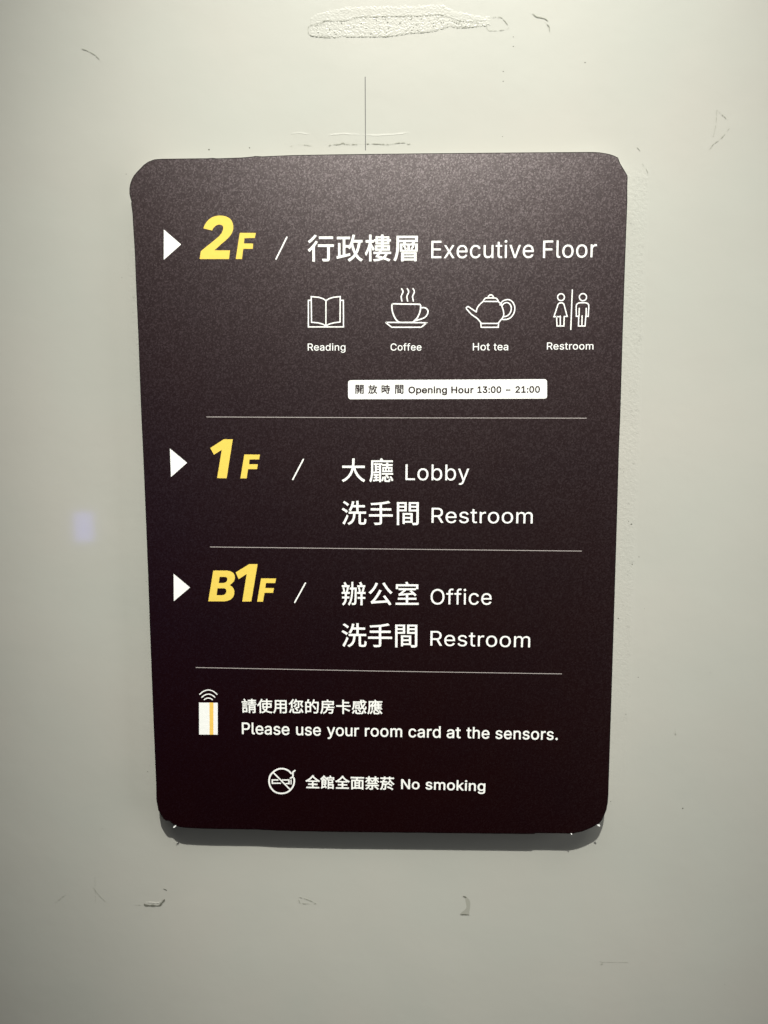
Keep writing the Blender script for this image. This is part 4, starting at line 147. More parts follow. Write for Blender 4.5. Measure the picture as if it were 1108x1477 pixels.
    33784: [[215,114,210,109,235,97,264,78,277,64,283,70,288,76,293,82,279,96,250,114,225,125,220,120],[184,41,179,35,221,20,273,-7,298,-27,304,-20,309,-13,314,-6,287,14,235,40,194,54,189,48],[47,271,20,271,20,263,20,255,20,247,47,247,75,247,103,247,103,238,103,230,103,221,111,221,120,221,129,221,129,230,129,238,129,247,159,247,190,247,221,247,221,238,221,230,221,221,229,221,238,221,246,221,246,230,246,238,246,247,275,247,303,247,331,247,331,255,331,263,331,271,303,271,275,271,246,271,246,279,246,286,246,294,238,294,229,294,221,294,221,286,221,279,221,271,190,271,159,271,129,271,129,279,129,286,129,294,120,294,111,294,103,294,103,286,103,279,103,271,75,271],[79,215,71,214,77,203,83,191,87,181,63,181,39,181,15,181,15,173,15,165,15,157,30,157,44,157,59,157,56,92,50,26,13,-10,19,-14,27,-22,31,-28,61,2,74,48,80,99,95,99,111,99,127,99,124,34,120,9,115,3,113,0,110,-1,105,-1,100,-1,89,-1,76,0,79,-6,82,-16,83,-23,96,-24,109,-24,117,-23,125,-22,131,-20,137,-13,145,-3,148,28,152,111,152,115,152,123,152,123,129,123,106,123,82,123,83,134,84,145,84,157,113,157,142,157,170,157,170,165,170,173,170,181,152,181,133,181,115,181,111,192,103,207,96,219,87,217],[246,217,239,219,223,182,191,143,154,118,160,114,168,106,172,101,201,123,227,151,246,183,266,157,297,122,323,101,327,106,335,115,341,119,311,140,276,176,257,202,259,206,260,209,262,213,254,215]],
    100078: [[82,0,60,0,60,170,60,339,60,509,85,509,111,509,136,509,205,400,274,291,343,183,349,174,355,164,363,151,370,138,379,123,388,107,396,90,405,73,414,55,411,55,408,54,405,54,403,72,401,90,401,108,400,126,399,142,399,157,399,172,399,185,399,195,399,300,399,404,399,509,420,509,442,509,463,509,463,339,463,170,463,0,438,0,412,0,387,0,325,97,264,193,202,290,194,303,186,316,177,331,169,345,159,362,148,381,137,400,123,424,108,452,111,453,115,453,119,454,120,428,121,405,122,384,123,362,124,344,124,328,125,312,125,300,125,291,125,194,125,97,125,0,103,0]],
    100107: [[132,158,110,137,110,162,110,187,110,212,113,212,117,212,121,212,175,268,230,323,284,379,310,379,335,379,360,379,301,319,243,259,184,199,182,199,179,199,177,199,155,178],[73,0,53,0,53,170,53,339,53,509,73,509,93,509,114,509,114,339,114,170,114,0,93,0],[320,0,294,0,245,62,197,124,148,186,162,200,177,214,191,229,252,152,312,76,372,0,346,0]],
}

TH = 7.5                                   # the board stands 7.5 mm off the wall
WALL_Y = TH / 1000

# ---------------------------------------------------------------- materials
def mat(name, color, rough=0.5, spec=0.5):
    m = bpy.data.materials.new(name); m.use_nodes = True
    b = m.node_tree.nodes['Principled BSDF']
    b.inputs['Base Color'].default_value = (*color, 1)
    b.inputs['Roughness'].default_value = rough
    b.inputs['Specular IOR Level'].default_value = spec
    return m
def nd(m, kind, **kw):
    n = m.node_tree.nodes.new(kind)
    for k, v in kw.items():
        if isinstance(k, str) and hasattr(n, k) and k not in n.inputs: setattr(n, k, v)
    return n
def lk(m, a, b): m.node_tree.links.new(a, b)
def noise_node(m, vec, scale, detail=2.0, rough=0.5):
    n = m.node_tree.nodes.new('ShaderNodeTexNoise')
    n.inputs['Scale'].default_value = scale; n.inputs['Detail'].default_value = detail
    n.inputs['Roughness'].default_value = rough
    lk(m, vec, n.inputs['Vector']); return n
def mrange(m, src, a, b, c, d, smooth=False):
    n = m.node_tree.nodes.new('ShaderNodeMapRange')
    if smooth: n.interpolation_type = 'SMOOTHSTEP'
    lk(m, src, n.inputs['Value'])
    for k, v in zip(('From Min', 'From Max', 'To Min', 'To Max'), (a, b, c, d)): n.inputs[k].default_value = v
    return n.outputs['Result']
def math_node(m, op, a, b=None):
    n = m.node_tree.nodes.new('ShaderNodeMath'); n.operation = op
    for i, v in enumerate((a, b)):
        if v is None: continue
        if isinstance(v, (int, float)): n.inputs[i].default_value = v
        else: lk(m, v, n.inputs[i])
    return n.outputs[0]
def geo_pos(m):
    g = m.node_tree.nodes.new('ShaderNodeNewGeometry'); return g.outputs['Position']

def wall_material():
    m = mat('painted_wall', (0.70, 0.71, 0.62), 0.42, 0.5)
    b = m.node_tree.nodes['Principled BSDF']
    b.inputs['Coat Weight'].default_value = 0.8; b.inputs['Coat Roughness'].default_value = 0.06
    pos = geo_pos(m)
    sep = m.node_tree.nodes.new('ShaderNodeSeparateXYZ'); lk(m, pos, sep.inputs[0])
    # faint uneven toning of the paint
    big = noise_node(m, pos, 9.0, 3.0)
    hue = noise_node(m, pos, 16.0, 2.0)
    ramp = m.node_tree.nodes.new('ShaderNodeMix'); ramp.data_type = 'RGBA'
    lk(m, mrange(m, hue.outputs['Fac'], 0.3, 0.7, 0, 1), ramp.inputs['Factor'])
    ramp.inputs['A'].default_value = (0.458, 0.464, 0.424, 1)
    ramp.inputs['B'].default_value = (0.470, 0.462, 0.422, 1)
    val = m.node_tree.nodes.new('ShaderNodeMix'); val.data_type = 'RGBA'; val.blend_type = 'MULTIPLY'
    val.inputs['Factor'].default_value = 1.0
    lk(m, ramp.outputs['Result'], val.inputs['A'])
    gcomb = m.node_tree.nodes.new('ShaderNodeCombineColor')
    gv = mrange(m, big.outputs['Fac'], 0.3, 0.7, 0.97, 1.03)
    # fine specks of dirt where an older, larger sign was glued: beside the right and upper left edge
    sp = m.node_tree.nodes.new('ShaderNodeTexVoronoi'); sp.inputs['Scale'].default_value = 900.0
    lk(m, pos, sp.inputs['Vector'])
    spn = noise_node(m, pos, 260.0, 3.0, 0.7)
    speck = mrange(m, spn.outputs['Fac'], 0.56, 0.70, 0.0, 1.0)
    speck2 = noise_node(m, pos, 1300.0, 2.0, 0.6)
    speck = math_node(m, 'MULTIPLY', speck, mrange(m, speck2.outputs['Fac'], 0.48, 0.6, 0, 1))
    wob = noise_node(m, pos, 60.0, 2.0)
    # right band: x 0.100..0.1165 m, z below 0.14
    xr = math_node(m, 'ADD', sep.outputs['X'], mrange(m, wob.outputs['Fac'], 0, 1, -0.001, 0.001))
    right = math_node(m, 'MULTIPLY', mrange(m, xr, 0.1145, 0.1165, 1, 0), mrange(m, sep.outputs['X'], 0.085, 0.09, 0, 1))
    right = math_node(m, 'MULTIPLY', right, mrange(m, sep.outputs['Z'], 0.143, 0.150, 1, 0))
    right = math_node(m, 'MULTIPLY', right, mrange(m, sep.outputs['Z'], -0.16, -0.02, 0, 1))
    left = math_node(m, 'MULTIPLY', mrange(m, sep.outputs['X'], -0.1125, -0.108, 0, 1), mrange(m, sep.outputs['X'], -0.09, -0.095, 0, 1))
    left = math_node(m, 'MULTIPLY', left, mrange(m, sep.outputs['Z'], 0.128, 0.112, 0, 1, True))
    left = math_node(m, 'MULTIPLY', left, mrange(m, sep.outputs['Z'], 0.02, 0.08, 0, 1))
    band = math_node(m, 'MAXIMUM', right, left)
    dirt = math_node(m, 'MULTIPLY', speck, band)
    gv2 = math_node(m, 'SUBTRACT', gv, math_node(m, 'MULTIPLY', dirt, 0.28))
    for c in ('Red', 'Green', 'Blue'): lk(m, gv2, gcomb.inputs[c])
    lk(m, gcomb.outputs[0], val.inputs['B'])
    lk(m, val.outputs['Result'], b.inputs['Base Color'])
    # roller stipple, low and soft; rougher in the glued band
    st = noise_node(m, pos, 230.0, 3.0, 0.55)
    fine = noise_node(m, pos, 850.0, 3.0, 0.6)
    wave = noise_node(m, pos, 30.0, 2.0, 0.5)
    h = math_node(m, 'ADD', math_node(m, 'MULTIPLY', st.outputs['Fac'], 0.00004),
                  math_node(m, 'MULTIPLY', wave.outputs['Fac'], 0.00022))
    h = math_node(m, 'ADD', h, math_node(m, 'MULTIPLY', math_node(m, 'MULTIPLY', fine.outputs['Fac'], band), 0.00014))
    bp = m.node_tree.nodes.new('ShaderNodeBump'); bp.inputs['Strength'].default_value = 1.0
    bp.inputs['Distance'].default_value = 1.0
    lk(m, h, bp.inputs['Height']); lk(m, bp.outputs['Normal'], b.inputs['Normal'])
    return m

def face_material():
    """dark satin laminate: a nearly black plum base, a soft sheen of two widths, and a fine grain"""
    m = bpy.data.materials.new('matt_dark_laminate'); m.use_nodes = True
    nt = m.node_tree; nt.nodes.remove(nt.nodes['Principled BSDF'])
    out = nt.nodes['Material Output']
    pos = geo_pos(m)
    tone = noise_node(m, pos, 26.0, 3.0, 0.6)
    mx = nt.nodes.new('ShaderNodeMix'); mx.data_type = 'RGBA'
    lk(m, mrange(m, tone.outputs['Fac'], 0.3, 0.7, 0, 1), mx.inputs['Factor'])
    mx.inputs['A'].default_value = (0.0066, 0.0006, 0.0007, 1)
    mx.inputs['B'].default_value = (0.0056, 0.0006, 0.0012, 1)
    # turned off the axes so that the grain has no direction
    rotn = nt.nodes.new('ShaderNodeVectorRotate'); rotn.rotation_type = 'EULER_XYZ'
    rotn.inputs['Rotation'].default_value = (0.7, 0.45, 0.95); lk(m, pos, rotn.inputs['Vector'])
    rp = rotn.outputs['Vector']
    g1 = noise_node(m, rp, 1700.0, 2.0, 0.7)
    vor = nt.nodes.new('ShaderNodeTexVoronoi'); vor.inputs['Scale'].default_value = 1900.0; lk(m, rp, vor.inputs['Vector'])
    bp = nt.nodes.new('ShaderNodeBump'); bp.inputs['Strength'].default_value = 1.0; bp.inputs['Distance'].default_value = 1.0
    lk(m, math_node(m, 'MULTIPLY', g1.outputs['Fac'], GRAIN), bp.inputs['Height'])
    # tiny glossier and duller grains
    vsep = nt.nodes.new('ShaderNodeSeparateColor'); lk(m, vor.outputs['Color'], vsep.inputs[0])
    g3 = noise_node(m, rp, 1200.0, 2.0, 0.6)
    sl = math_node(m, 'MULTIPLY', mrange(m, math_node(m, 'POWER', vsep.outputs['Red'], 2.2), 0, 1, 0.80, 1.7), mrange(m, g3.outputs['Fac'], 0.35, 0.65, 0.90, 1.10))
    dif = nt.nodes.new('ShaderNodeBsdfDiffuse'); lk(m, mx.outputs['Result'], dif.inputs['Color'])
    sh = dif.outputs[0]
    for alpha, k, tint in SHEEN:
        g = nt.nodes.new('ShaderNodeBsdfAnisotropic'); g.distribution = 'BECKMANN'
        g.inputs['Roughness'].default_value = alpha
        cc = nt.nodes.new('ShaderNodeCombineColor')
        for c, s in zip(('Red', 'Green', 'Blue'), tint): lk(m, math_node(m, 'MULTIPLY', sl, k * s), cc.inputs[c])
        lk(m, cc.outputs[0], g.inputs['Color']); lk(m, bp.outputs['Normal'], g.inputs['Normal'])
        ad = nt.nodes.new('ShaderNodeAddShader'); lk(m, sh, ad.inputs[0]); lk(m, g.outputs[0], ad.inputs[1]); sh = ad.outputs[0]
    lk(m, sh, out.inputs['Surface'])
    return m
GRAIN = 0.000034
SHEEN = ((0.435, 0.178, (1.0, 0.925, 0.94)), (0.60, 0.036, (1.0, 0.84, 0.88)))

def ink(name, color):
    m = mat(name, color, 0.5, 0.4)
    b = m.node_tree.nodes['Principled BSDF']
    pos = geo_pos(m)
    n = noise_node(m, pos, 500.0, 3.0)
    bp = m.node_tree.nodes.new('ShaderNodeBump'); bp.inputs['Strength'].default_value = 1.0; bp.inputs['Distance'].default_value = 1.0
    lk(m, math_node(m, 'MULTIPLY', n.outputs['Fac'], 0.00006), bp.inputs['Height']); lk(m, bp.outputs['Normal'], b.inputs['Normal'])
    return m

M_WALL = wall_material()
M_FACE = face_material()
M_WHITE = ink('white_print', (0.93, 0.94, 0.92))
M_YELLOW = ink('yellow_print', (0.82, 0.61, 0.11))
M_STRIPE = ink('amber_print', (0.92, 0.60, 0.13))
M_DARK = ink('dark_print', (0.03, 0.018, 0.02))
M_LINE = ink('grey_print', (0.42, 0.38, 0.37))
M_EDGE = mat('cut_edge', (0.004, 0.003, 0.003), 0.7, 0.2)
M_FOAM = mat('foam_core', (0.30, 0.28, 0.26), 0.8, 0.3)
M_PENCIL = mat('pencil_graphite', (0.10, 0.10, 0.10), 0.6, 0.3)
M_DIRT = mat('exposed_filler', (0.33, 0.33, 0.29), 0.8, 0.2)
M_SHADE_MARK = mat('edge_shade_and_specks', (0.33, 0.335, 0.285), 0.8, 0.2)  # shade under lifted paint edges, put into the colour; also the scar's specks
M_SMUDGE2 = mat('dirt_in_gouge', (0.15, 0.15, 0.125), 0.8, 0.2)
M_SMUDGE = mat('dark_speck', (0.12, 0.12, 0.10), 0.8, 0.2)
M_FLECK = mat('torn_white_film', (0.95, 0.95, 0.95), 0.5, 0.5)

# ---------------------------------------------------------------- objects
BASE = Vector((0.0, WALL_Y, -0.1515))
def empty(name, loc=(0, 0, 0), parent=None):
    o = bpy.data.objects.new(name, None); COL.objects.link(o); o.location = loc
    o.empty_display_size = 0.02
    if parent: o.parent = parent
    return o
def link(name, me, m, parent=None, offset=None):
    o = bpy.data.objects.new(name, me); COL.objects.link(o)
    me.materials.clear(); me.materials.append(m)
    if parent: o.parent = parent
    return o
def mesh_of(bm, name, off=BASE):
    bmesh.ops.translate(bm, verts=bm.verts, vec=-Vector(off))
    me = bpy.data.meshes.new(name); bm.to_mesh(me); bm.free(); return me
def w(p, y): return Vector((p[0] / 1000, y / 1000, p[1] / 1000))

def slab(bm, pts, y0, y1):
    """closed outline pts, front at y0 (mm, toward the viewer is negative), back at y1"""
    f = [bm.verts.new(w(p, y0)) for p in pts]; b = [bm.verts.new(w(p, y1)) for p in pts]
    n = len(pts)
    bm.faces.new(f); bm.faces.new(b[::-1])
    for i in range(n): bm.faces.new((f[(i + 1) % n], f[i], b[i], b[(i + 1) % n]))
    bmesh.ops.recalc_face_normals(bm, faces=bm.faces)

def inset(pts, d):
    n = len(pts); out = []
    area = sum(pts[i][0] * pts[(i + 1) % n][1] - pts[(i + 1) % n][0] * pts[i][1] for i in range(n))
    s = 1 if area > 0 else -1
    for i in range(n):
        a = Vector(pts[i - 1]); b = Vector(pts[i]); c = Vector(pts[(i + 1) % n])
        t = ((b - a).normalized() + (c - b).normalized())
        t = t.normalized() if t.length > 1e-6 else (c - b).normalized()
        out.append((b.x - s * t.y * d, b.y + s * t.x * d))
    return out

def smooth_line(pts, closed, k=5):
    n = len(pts); out = []
    rng = range(n) if closed else range(n - 1)
    for i in rng:
        g = lambda j: Vector(pts[j % n]) if closed else Vector(pts[max(0, min(n - 1, j))])
        p0, p1, p2, p3 = g(i - 1), g(i), g(i + 1), g(i + 2)
        for q in range(k):
            t = q / k
            v = 0.5 * ((2 * p1) + (p2 - p0) * t + (2 * p0 - 5 * p1 + 4 * p2 - p3) * t * t + (3 * p1 - p0 - 3 * p2 + p3) * t ** 3)
            out.append((v.x, v.y))
    if not closed: out.append(tuple(pts[-1]))
    return out

def ribbon(bm, pts, width, closed, y, cap=True):
    """a flat printed stroke of even width along pts, with mitred corners and round ends"""
    n = len(pts); P = [Vector(p) for p in pts]; hw = width / 2
    L, Rr = [], []
    for i in range(n):
        if closed: a, c = P[i - 1], P[(i + 1) % n]
        else: a, c = (P[i - 1] if i else None), (P[i + 1] if i < n - 1 else None)
        d1 = (P[i] - a).normalized() if a is not None else None
        d2 = (c - P[i]).normalized() if c is not None else None
        if d1 is None: d1 = d2
        if d2 is None: d2 = d1
        t = d1 + d2; t = t.normalized() if t.length > 1e-4 else d2
        nrm = Vector((-t.y, t.x)); k = hw / max(0.45, nrm.dot(Vector((-d1.y, d1.x))))
        L.append(P[i] + nrm * k); Rr.append(P[i] - nrm * k)
    vl = [bm.verts.new(w(p, y)) for p in L]; vr = [bm.verts.new(w(p, y)) for p in Rr]
    for i in range(n if closed else n - 1):
        j = (i + 1) % n
        bm.faces.new((vl[i], vr[i], vr[j], vl[j]))
    if cap and not closed:
        for e, (a, b) in enumerate(((P[0], P[1]), (P[-1], P[-2]))):
            d = (a - b).normalized(); q = Vector((-d.y, d.x))
            arc = []
            for s in range(1, 6):
                th = math.pi * s / 6
                arc.append(bm.verts.new(w(a + q * hw * math.cos(th) + d * hw * math.sin(th), y)))
            i = 0 if e == 0 else n - 1
            ends = (vr[i], vl[i]) if e == 0 else (vl[i], vr[i])
            # q side first
            if (ends[0].co - w(a + q * hw, y)).length > (ends[1].co - w(a + q * hw, y)).length: ends = ends[::-1]
            bm.faces.new([ends[0]] + arc + [ends[1]])

def face_front(bm):
    for f in bm.faces:
        f.normal_update()
        if f.normal.y > 0: f.normal_flip()

def strokes(name, items, m, parent, y=-0.03, label=None):
    bm = bmesh.new()
    for i, (closed, sm, wd, pts) in enumerate(items):
        q = smooth_line(pts, bool(closed)) if sm else pts
        ribbon(bm, q, wd, bool(closed), y - 0.012 * i)
    face_front(bm)
    o = link(name, mesh_of(bm, name), m, parent)
    if label: o['label'] = label
    return o
def poly(name, rings, m, parent, y=-0.03, label=None):
    """flat filled print with optional holes"""
    base = area(rings[0]); rs = [r if (i == 0 or area(r) * base < 0) else r[::-1] for i, r in enumerate(rings)]
    vs, fs = fill(rs)
    bm = bmesh.new(); bv = [bm.verts.new(w(p, y)) for p in vs]
    for f in fs: bm.faces.new([bv[i] for i in f])
    face_front(bm)
    o = link(name, mesh_of(bm, name), m, parent)
    if label: o['label'] = label
    return o
# ---- letters
def parse(key):
    out = []
    for v in GLYPHS[key]:
        out.append([[c / 1000 for c in v[i:i + 6]] for i in range(0, len(v), 6)])
    return out
def ring_pts(sp):
    return [(q[2], q[3]) for q in sp]
def area(r): return 0.5 * sum(r[i][0] * r[(i + 1) % len(r)][1] - r[(i + 1) % len(r)][0] * r[i][1] for i in range(len(r)))
def inside(p, r):
    c = False
    for i in range(len(r)):
        a, b = r[i - 1], r[i]
        if (a[1] > p[1]) != (b[1] > p[1]) and p[0] < (b[0] - a[0]) * (p[1] - a[1]) / (b[1] - a[1]) + a[0]: c = not c
    return c
def dense(sp, n=5):
    out = []
    m = len(sp)
    for i in range(m):
        a, b = sp[i], sp[(i + 1) % m]
        p0, p1, p2, p3 = Vector(a[2:4]), Vector(a[4:6]), Vector(b[0:2]), Vector(b[2:4])
        d = p3 - p0
        bend = max(abs(d.cross(p1 - p0)), abs(d.cross(p2 - p0))) / max(1e-6, d.length)
        nn = 1 if bend < 0.002 else n
        for k in range(nn):
            t = k / nn
            v = p0 * (1 - t) ** 3 + 3 * p1 * t * (1 - t) ** 2 + 3 * p2 * t * t * (1 - t) + p3 * t ** 3
            out.append((v.x, v.y))
    return out
CACHE = {}
def offset_ring(r, d, sgn):
    n = len(r); out = []
    for i in range(n):
        a, b, c = Vector(r[i - 1]), Vector(r[i]), Vector(r[(i + 1) % n])
        d1 = (b - a).normalized(); d2 = (c - b).normalized()
        n1 = Vector((d1.y, -d1.x)) * sgn; n2 = Vector((d2.y, -d2.x)) * sgn
        m = n1 + n2
        if m.length < 0.3: out.append(tuple(b + n1 * d)); out.append(tuple(b + n2 * d)); continue
        m.normalize(); k = d / max(0.5, m.dot(n1))
        out.append(tuple(b + m * k))
    return out
def clean(r):
    out = []
    for p in r:
        if not out or (Vector(p) - Vector(out[-1])).length > 2e-3: out.append(p)
    if (Vector(out[0]) - Vector(out[-1])).length <= 2e-3: out.pop()
    return out
def winding(p, rings):
    wn = 0
    for r in rings:
        for i in range(len(r)):
            a, b = r[i - 1], r[i]
            cr = (b[0] - a[0]) * (p[1] - a[1]) - (p[0] - a[0]) * (b[1] - a[1])
            if a[1] <= p[1] < b[1] and cr > 0: wn += 1
            elif b[1] <= p[1] < a[1] and cr < 0: wn -= 1
    return wn
def fill(rings):
    vs, es = [], []
    for r in rings:
        o = len(vs); vs += [Vector(p) for p in r]
        es += [(o + i, o + (i + 1) % len(r)) for i in range(len(r))]
    v, e, f, *_ = delaunay_2d_cdt(vs, es, [], 0, 1e-6)
    keep = []
    for q in f:
        c = ((v[q[0]].x + v[q[1]].x + v[q[2]].x) / 3, (v[q[0]].y + v[q[1]].y + v[q[2]].y) / 3)
        if winding(c, rings) != 0: keep.append(tuple(q))
    return [(p.x, p.y) for p in v], keep
def glyph(key, bold):
    if (key, bold) in CACHE: return CACHE[(key, bold)]
    rings = [clean(dense(s)) for s in parse(key)]
    ar = [area(r) for r in rings]
    sgn = 1 if max(ar, key=abs) > 0 else -1
    if abs(bold) > 1e-5: rings = [offset_ring(r, bold, sgn) for r in rings]
    CACHE[(key, bold)] = [fill(rings)]
    return CACHE[(key, bold)]
def text(name, runs, m, parent, y=-0.03, label=None):
    bm = bmesh.new()
    for r in runs:
        ca, sa = math.cos(r['a']), math.sin(r['a'])
        for gi, (key, dx) in enumerate(r['g']):
            for k, (vs, fs) in enumerate(glyph(key, r['b'])):
                bv = []
                for (x, z) in vs:
                    X = (x + dx) * r['s'] * r['x']; Zz = (z + r['zb']) * r['s']
                    bv.append(bm.verts.new(w((r['o'][0] + X * ca - Zz * sa, r['o'][1] + X * sa + Zz * ca), y - 0.006 * (k % 5))))
                for f in fs:
                    try: bm.faces.new([bv[i] for i in f])
                    except ValueError: pass
    face_front(bm)
    o = link(name, mesh_of(bm, name), m, parent)
    if label: o['label'] = label
    return o

# ================================================================ the wall
bm = bmesh.new()
bmesh.ops.create_cube(bm, size=1.0)
bmesh.ops.scale(bm, verts=bm.verts, vec=(3.2, 0.12, 3.0))
bmesh.ops.translate(bm, verts=bm.verts, vec=(0, WALL_Y + 0.06, 0.1))
me = bpy.data.meshes.new('wall'); bm.to_mesh(me); bm.free()
wall = link('wall', me, M_WALL)
wall['kind'] = 'structure'; wall['label'] = 'pale grey green painted wall with scuffs and filler scars'

def interp(line, x):
    if x <= line[0][0]: return line[0][1]
    for a, b in zip(line, line[1:]):
        if x <= b[0]: return a[1] + (b[1] - a[1]) * (x - a[0]) / max(1e-6, b[0] - a[0])
    return line[-1][1]
def sstep(a, b, x):
    t = max(0.0, min(1.0, (x - a) / (b - a))); return t * t * (3 - 2 * t)
def scar():
    """the long patch of chipped and badly filled paint above the sign, as real relief"""
    top, mid, bot = D['scar_top'], D['scar_mid'], D['scar_bot']
    x0 = min(p[0] for p in top + mid + bot) - 1.0; x1 = max(p[0] for p in top) + 1.0
    z0 = min(p[1] for p in bot) - 1.5; z1 = max(p[1] for p in top) + 1.5
    st = 0.2; nx = int((x1 - x0) / st); nz = int((z1 - z0) / st * 1.25); stz = (z1 - z0) / nz
    vs, fs = [], []
    for j in range(nz + 1):
        z = z0 + j * stz
        for i in range(nx + 1):
            x = x0 + i * st
            wob = 0.6 * noise.noise(Vector((x * 0.9, z * 0.9, 3.1))) + 0.25 * noise.noise(Vector((x * 2.3, 1.7, z * 1.1)))
            zt = interp(top, x) + wob; zm = interp(mid, x) + wob * 1.6; zb = interp(bot, x) + wob * 1.2
            end = sstep(x0 + 0.8, x0 + 3.0, x) * (1 - sstep(x1 - 3.0, x1 - 0.8, x))
            fine = noise.fractal(Vector((x * 1.7, z * 1.7, 0.3)), 0.9, 2.1, 4)
            pit = max(0.0, noise.noise(Vector((x * 1.3, z * 1.6, 9.0))) - 0.28) * 0.9
            if z > zt: h = -0.16 + 0.16 * (1 - min(1, (z - zt) / 0.5))
            elif z > zm:
                h = 0.05 * sstep(0, 0.9, zt - z) + 0.05 * fine + 0.03 * sstep(1.2, 0.0, z - zm)
            elif z > zb:
                t = (zm - z) / max(0.3, zm - zb)
                h = (0.02 + 0.07 * t ** 1.5) * sstep(0, 0.15, t + 0.02) + 0.085 * fine - 0.2 * pit
            else: h = 0.07 - 0.30 * min(1, (zb - z) / 0.3)
            lock = noise.noise(Vector((x * 0.35, 0.0, 5.0)))
            h = h * end - 0.16 * (1 - end)
            if h > 0: h *= 0.75 + 0.5 * lock
            vs.append((x / 1000, WALL_Y - h / 1000, z / 1000))
    for j in range(nz):
        for i in range(nx):
            a = j * (nx + 1) + i; fs.append((a, a + 1, a + nx + 2, a + nx + 1))
    me = bpy.data.meshes.new('paint_scar'); me.from_pydata(vs, [], fs)
    for p in me.polygons: p.use_smooth = True
    o = link('paint_scar', me, M_WALL, wall); o['label'] = 'long rough scar of chipped paint and filler above the sign'
scar()

def ridge(name, h, wd, line, m=None, label=None):
    """a lifted lip of paint: slopes up gently from above or one side, drops sharply on the other"""
    pts = smooth_line(line, False, 4); rnd = random.Random(len(pts) * 31 + int(line[0][0]))
    P = [Vector(p) for p in pts]; n = len(P); bm = bmesh.new(); rows = []
    for i, p in enumerate(P):
        t = (P[min(n - 1, i + 1)] - P[max(0, i - 1)]).normalized(); q = Vector((-t.y, t.x))
        if q.y < 0 or (abs(q.y) < 0.2 and q.x > 0): q = -q
        e = min(1.0, 0.25 + 3.0 * min(i, n - 1 - i) / n) * rnd.uniform(0.6, 1.15)
        jit = rnd.uniform(-0.12, 0.12)
        rows.append([bm.verts.new(w(p + q * (a * wd + jit), TH - b * h * e)) for a, b in ((1.3, -0.05), (0.5, 0.55), (0.0, 1.0), (-0.12, -0.1))])
    for a, b in zip(rows, rows[1:]):
        for k in range(3): bm.faces.new((a[k], a[k + 1], b[k + 1], b[k]))
    face_front(bm)
    o = link(name, mesh_of(bm, name, (0, 0, 0)), m or M_WALL, wall)
    if label: o['label'] = label
    return o
def dark_thread(name, line, wd, m, seed=0, gap=0.25, label=None):
    """an uneven, broken dark thread"""
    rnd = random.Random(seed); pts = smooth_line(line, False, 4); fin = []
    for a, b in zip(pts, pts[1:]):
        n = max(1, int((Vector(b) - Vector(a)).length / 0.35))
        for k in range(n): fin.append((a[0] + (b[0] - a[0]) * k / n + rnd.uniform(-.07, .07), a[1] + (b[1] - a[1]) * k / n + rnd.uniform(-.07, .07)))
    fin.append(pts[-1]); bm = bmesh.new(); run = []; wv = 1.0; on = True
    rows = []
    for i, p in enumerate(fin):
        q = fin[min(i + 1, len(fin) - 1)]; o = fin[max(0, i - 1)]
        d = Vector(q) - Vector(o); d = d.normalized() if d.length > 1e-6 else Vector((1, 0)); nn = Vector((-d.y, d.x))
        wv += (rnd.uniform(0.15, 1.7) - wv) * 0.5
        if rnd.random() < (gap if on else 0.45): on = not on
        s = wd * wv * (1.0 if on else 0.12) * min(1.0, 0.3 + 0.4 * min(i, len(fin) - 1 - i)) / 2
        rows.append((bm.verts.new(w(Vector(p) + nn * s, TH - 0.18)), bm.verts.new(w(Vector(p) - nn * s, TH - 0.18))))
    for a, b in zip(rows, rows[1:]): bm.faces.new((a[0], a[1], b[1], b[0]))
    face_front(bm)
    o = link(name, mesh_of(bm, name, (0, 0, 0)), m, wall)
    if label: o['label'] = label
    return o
for i, (h, wd, line) in enumerate(D['ridges']):
    dark_thread('scratch_and_shade', line, 0.18 if i < 2 else 0.32 if h > 0.11 else 0.2, M_SHADE_MARK, i, 0.42 if i < 2 else 0.12 if h > 0.13 else 0.3)  # scratch lines, with the shade of their drop side painted in
for i, line in enumerate(D['lips']): ridge('paint_lip', 0.07, 0.6, line)
dark_thread('dirt_and_shade_line', D['scar_mid'][2:], 0.20, M_SHADE_MARK, 50, 0.4, 'broken dark line of painted shade along the middle of the scar')  # the scar's ledge shade, drawn as dark ribbons here and below
dark_thread('dirt_and_shade_line', D['scar_bot'], 0.20, M_SHADE_MARK, 51, 0.35, 'thin dark line of painted shade along the lower edge of the scar')
dark_thread('dirt_and_shade_line', D['scar_end'], 0.17, M_SHADE_MARK, 52, 0.3, 'thin line of painted shade around the left end of the scar')
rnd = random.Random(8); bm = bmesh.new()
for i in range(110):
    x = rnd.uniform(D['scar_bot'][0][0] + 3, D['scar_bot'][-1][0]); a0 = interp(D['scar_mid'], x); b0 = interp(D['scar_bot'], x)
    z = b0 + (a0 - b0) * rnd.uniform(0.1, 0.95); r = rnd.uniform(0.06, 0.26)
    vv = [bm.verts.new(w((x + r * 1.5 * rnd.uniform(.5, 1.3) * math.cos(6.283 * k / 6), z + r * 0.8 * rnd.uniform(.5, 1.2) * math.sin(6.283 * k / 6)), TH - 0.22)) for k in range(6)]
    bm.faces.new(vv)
face_front(bm); o = link('scar_pits', mesh_of(bm, 'scar_pits', (0, 0, 0)), M_SHADE_MARK, wall); o['kind'] = 'stuff'
def mark(name, line, wd, m, taper=True, label=None):
    pts = smooth_line(line, False, 4); bm = bmesh.new()
    ribbon(bm, pts, wd, False, TH - 0.03); face_front(bm)
    o = link(name, mesh_of(bm, name, (0, 0, 0)), m, wall)
    if label: o['label'] = label
    return o
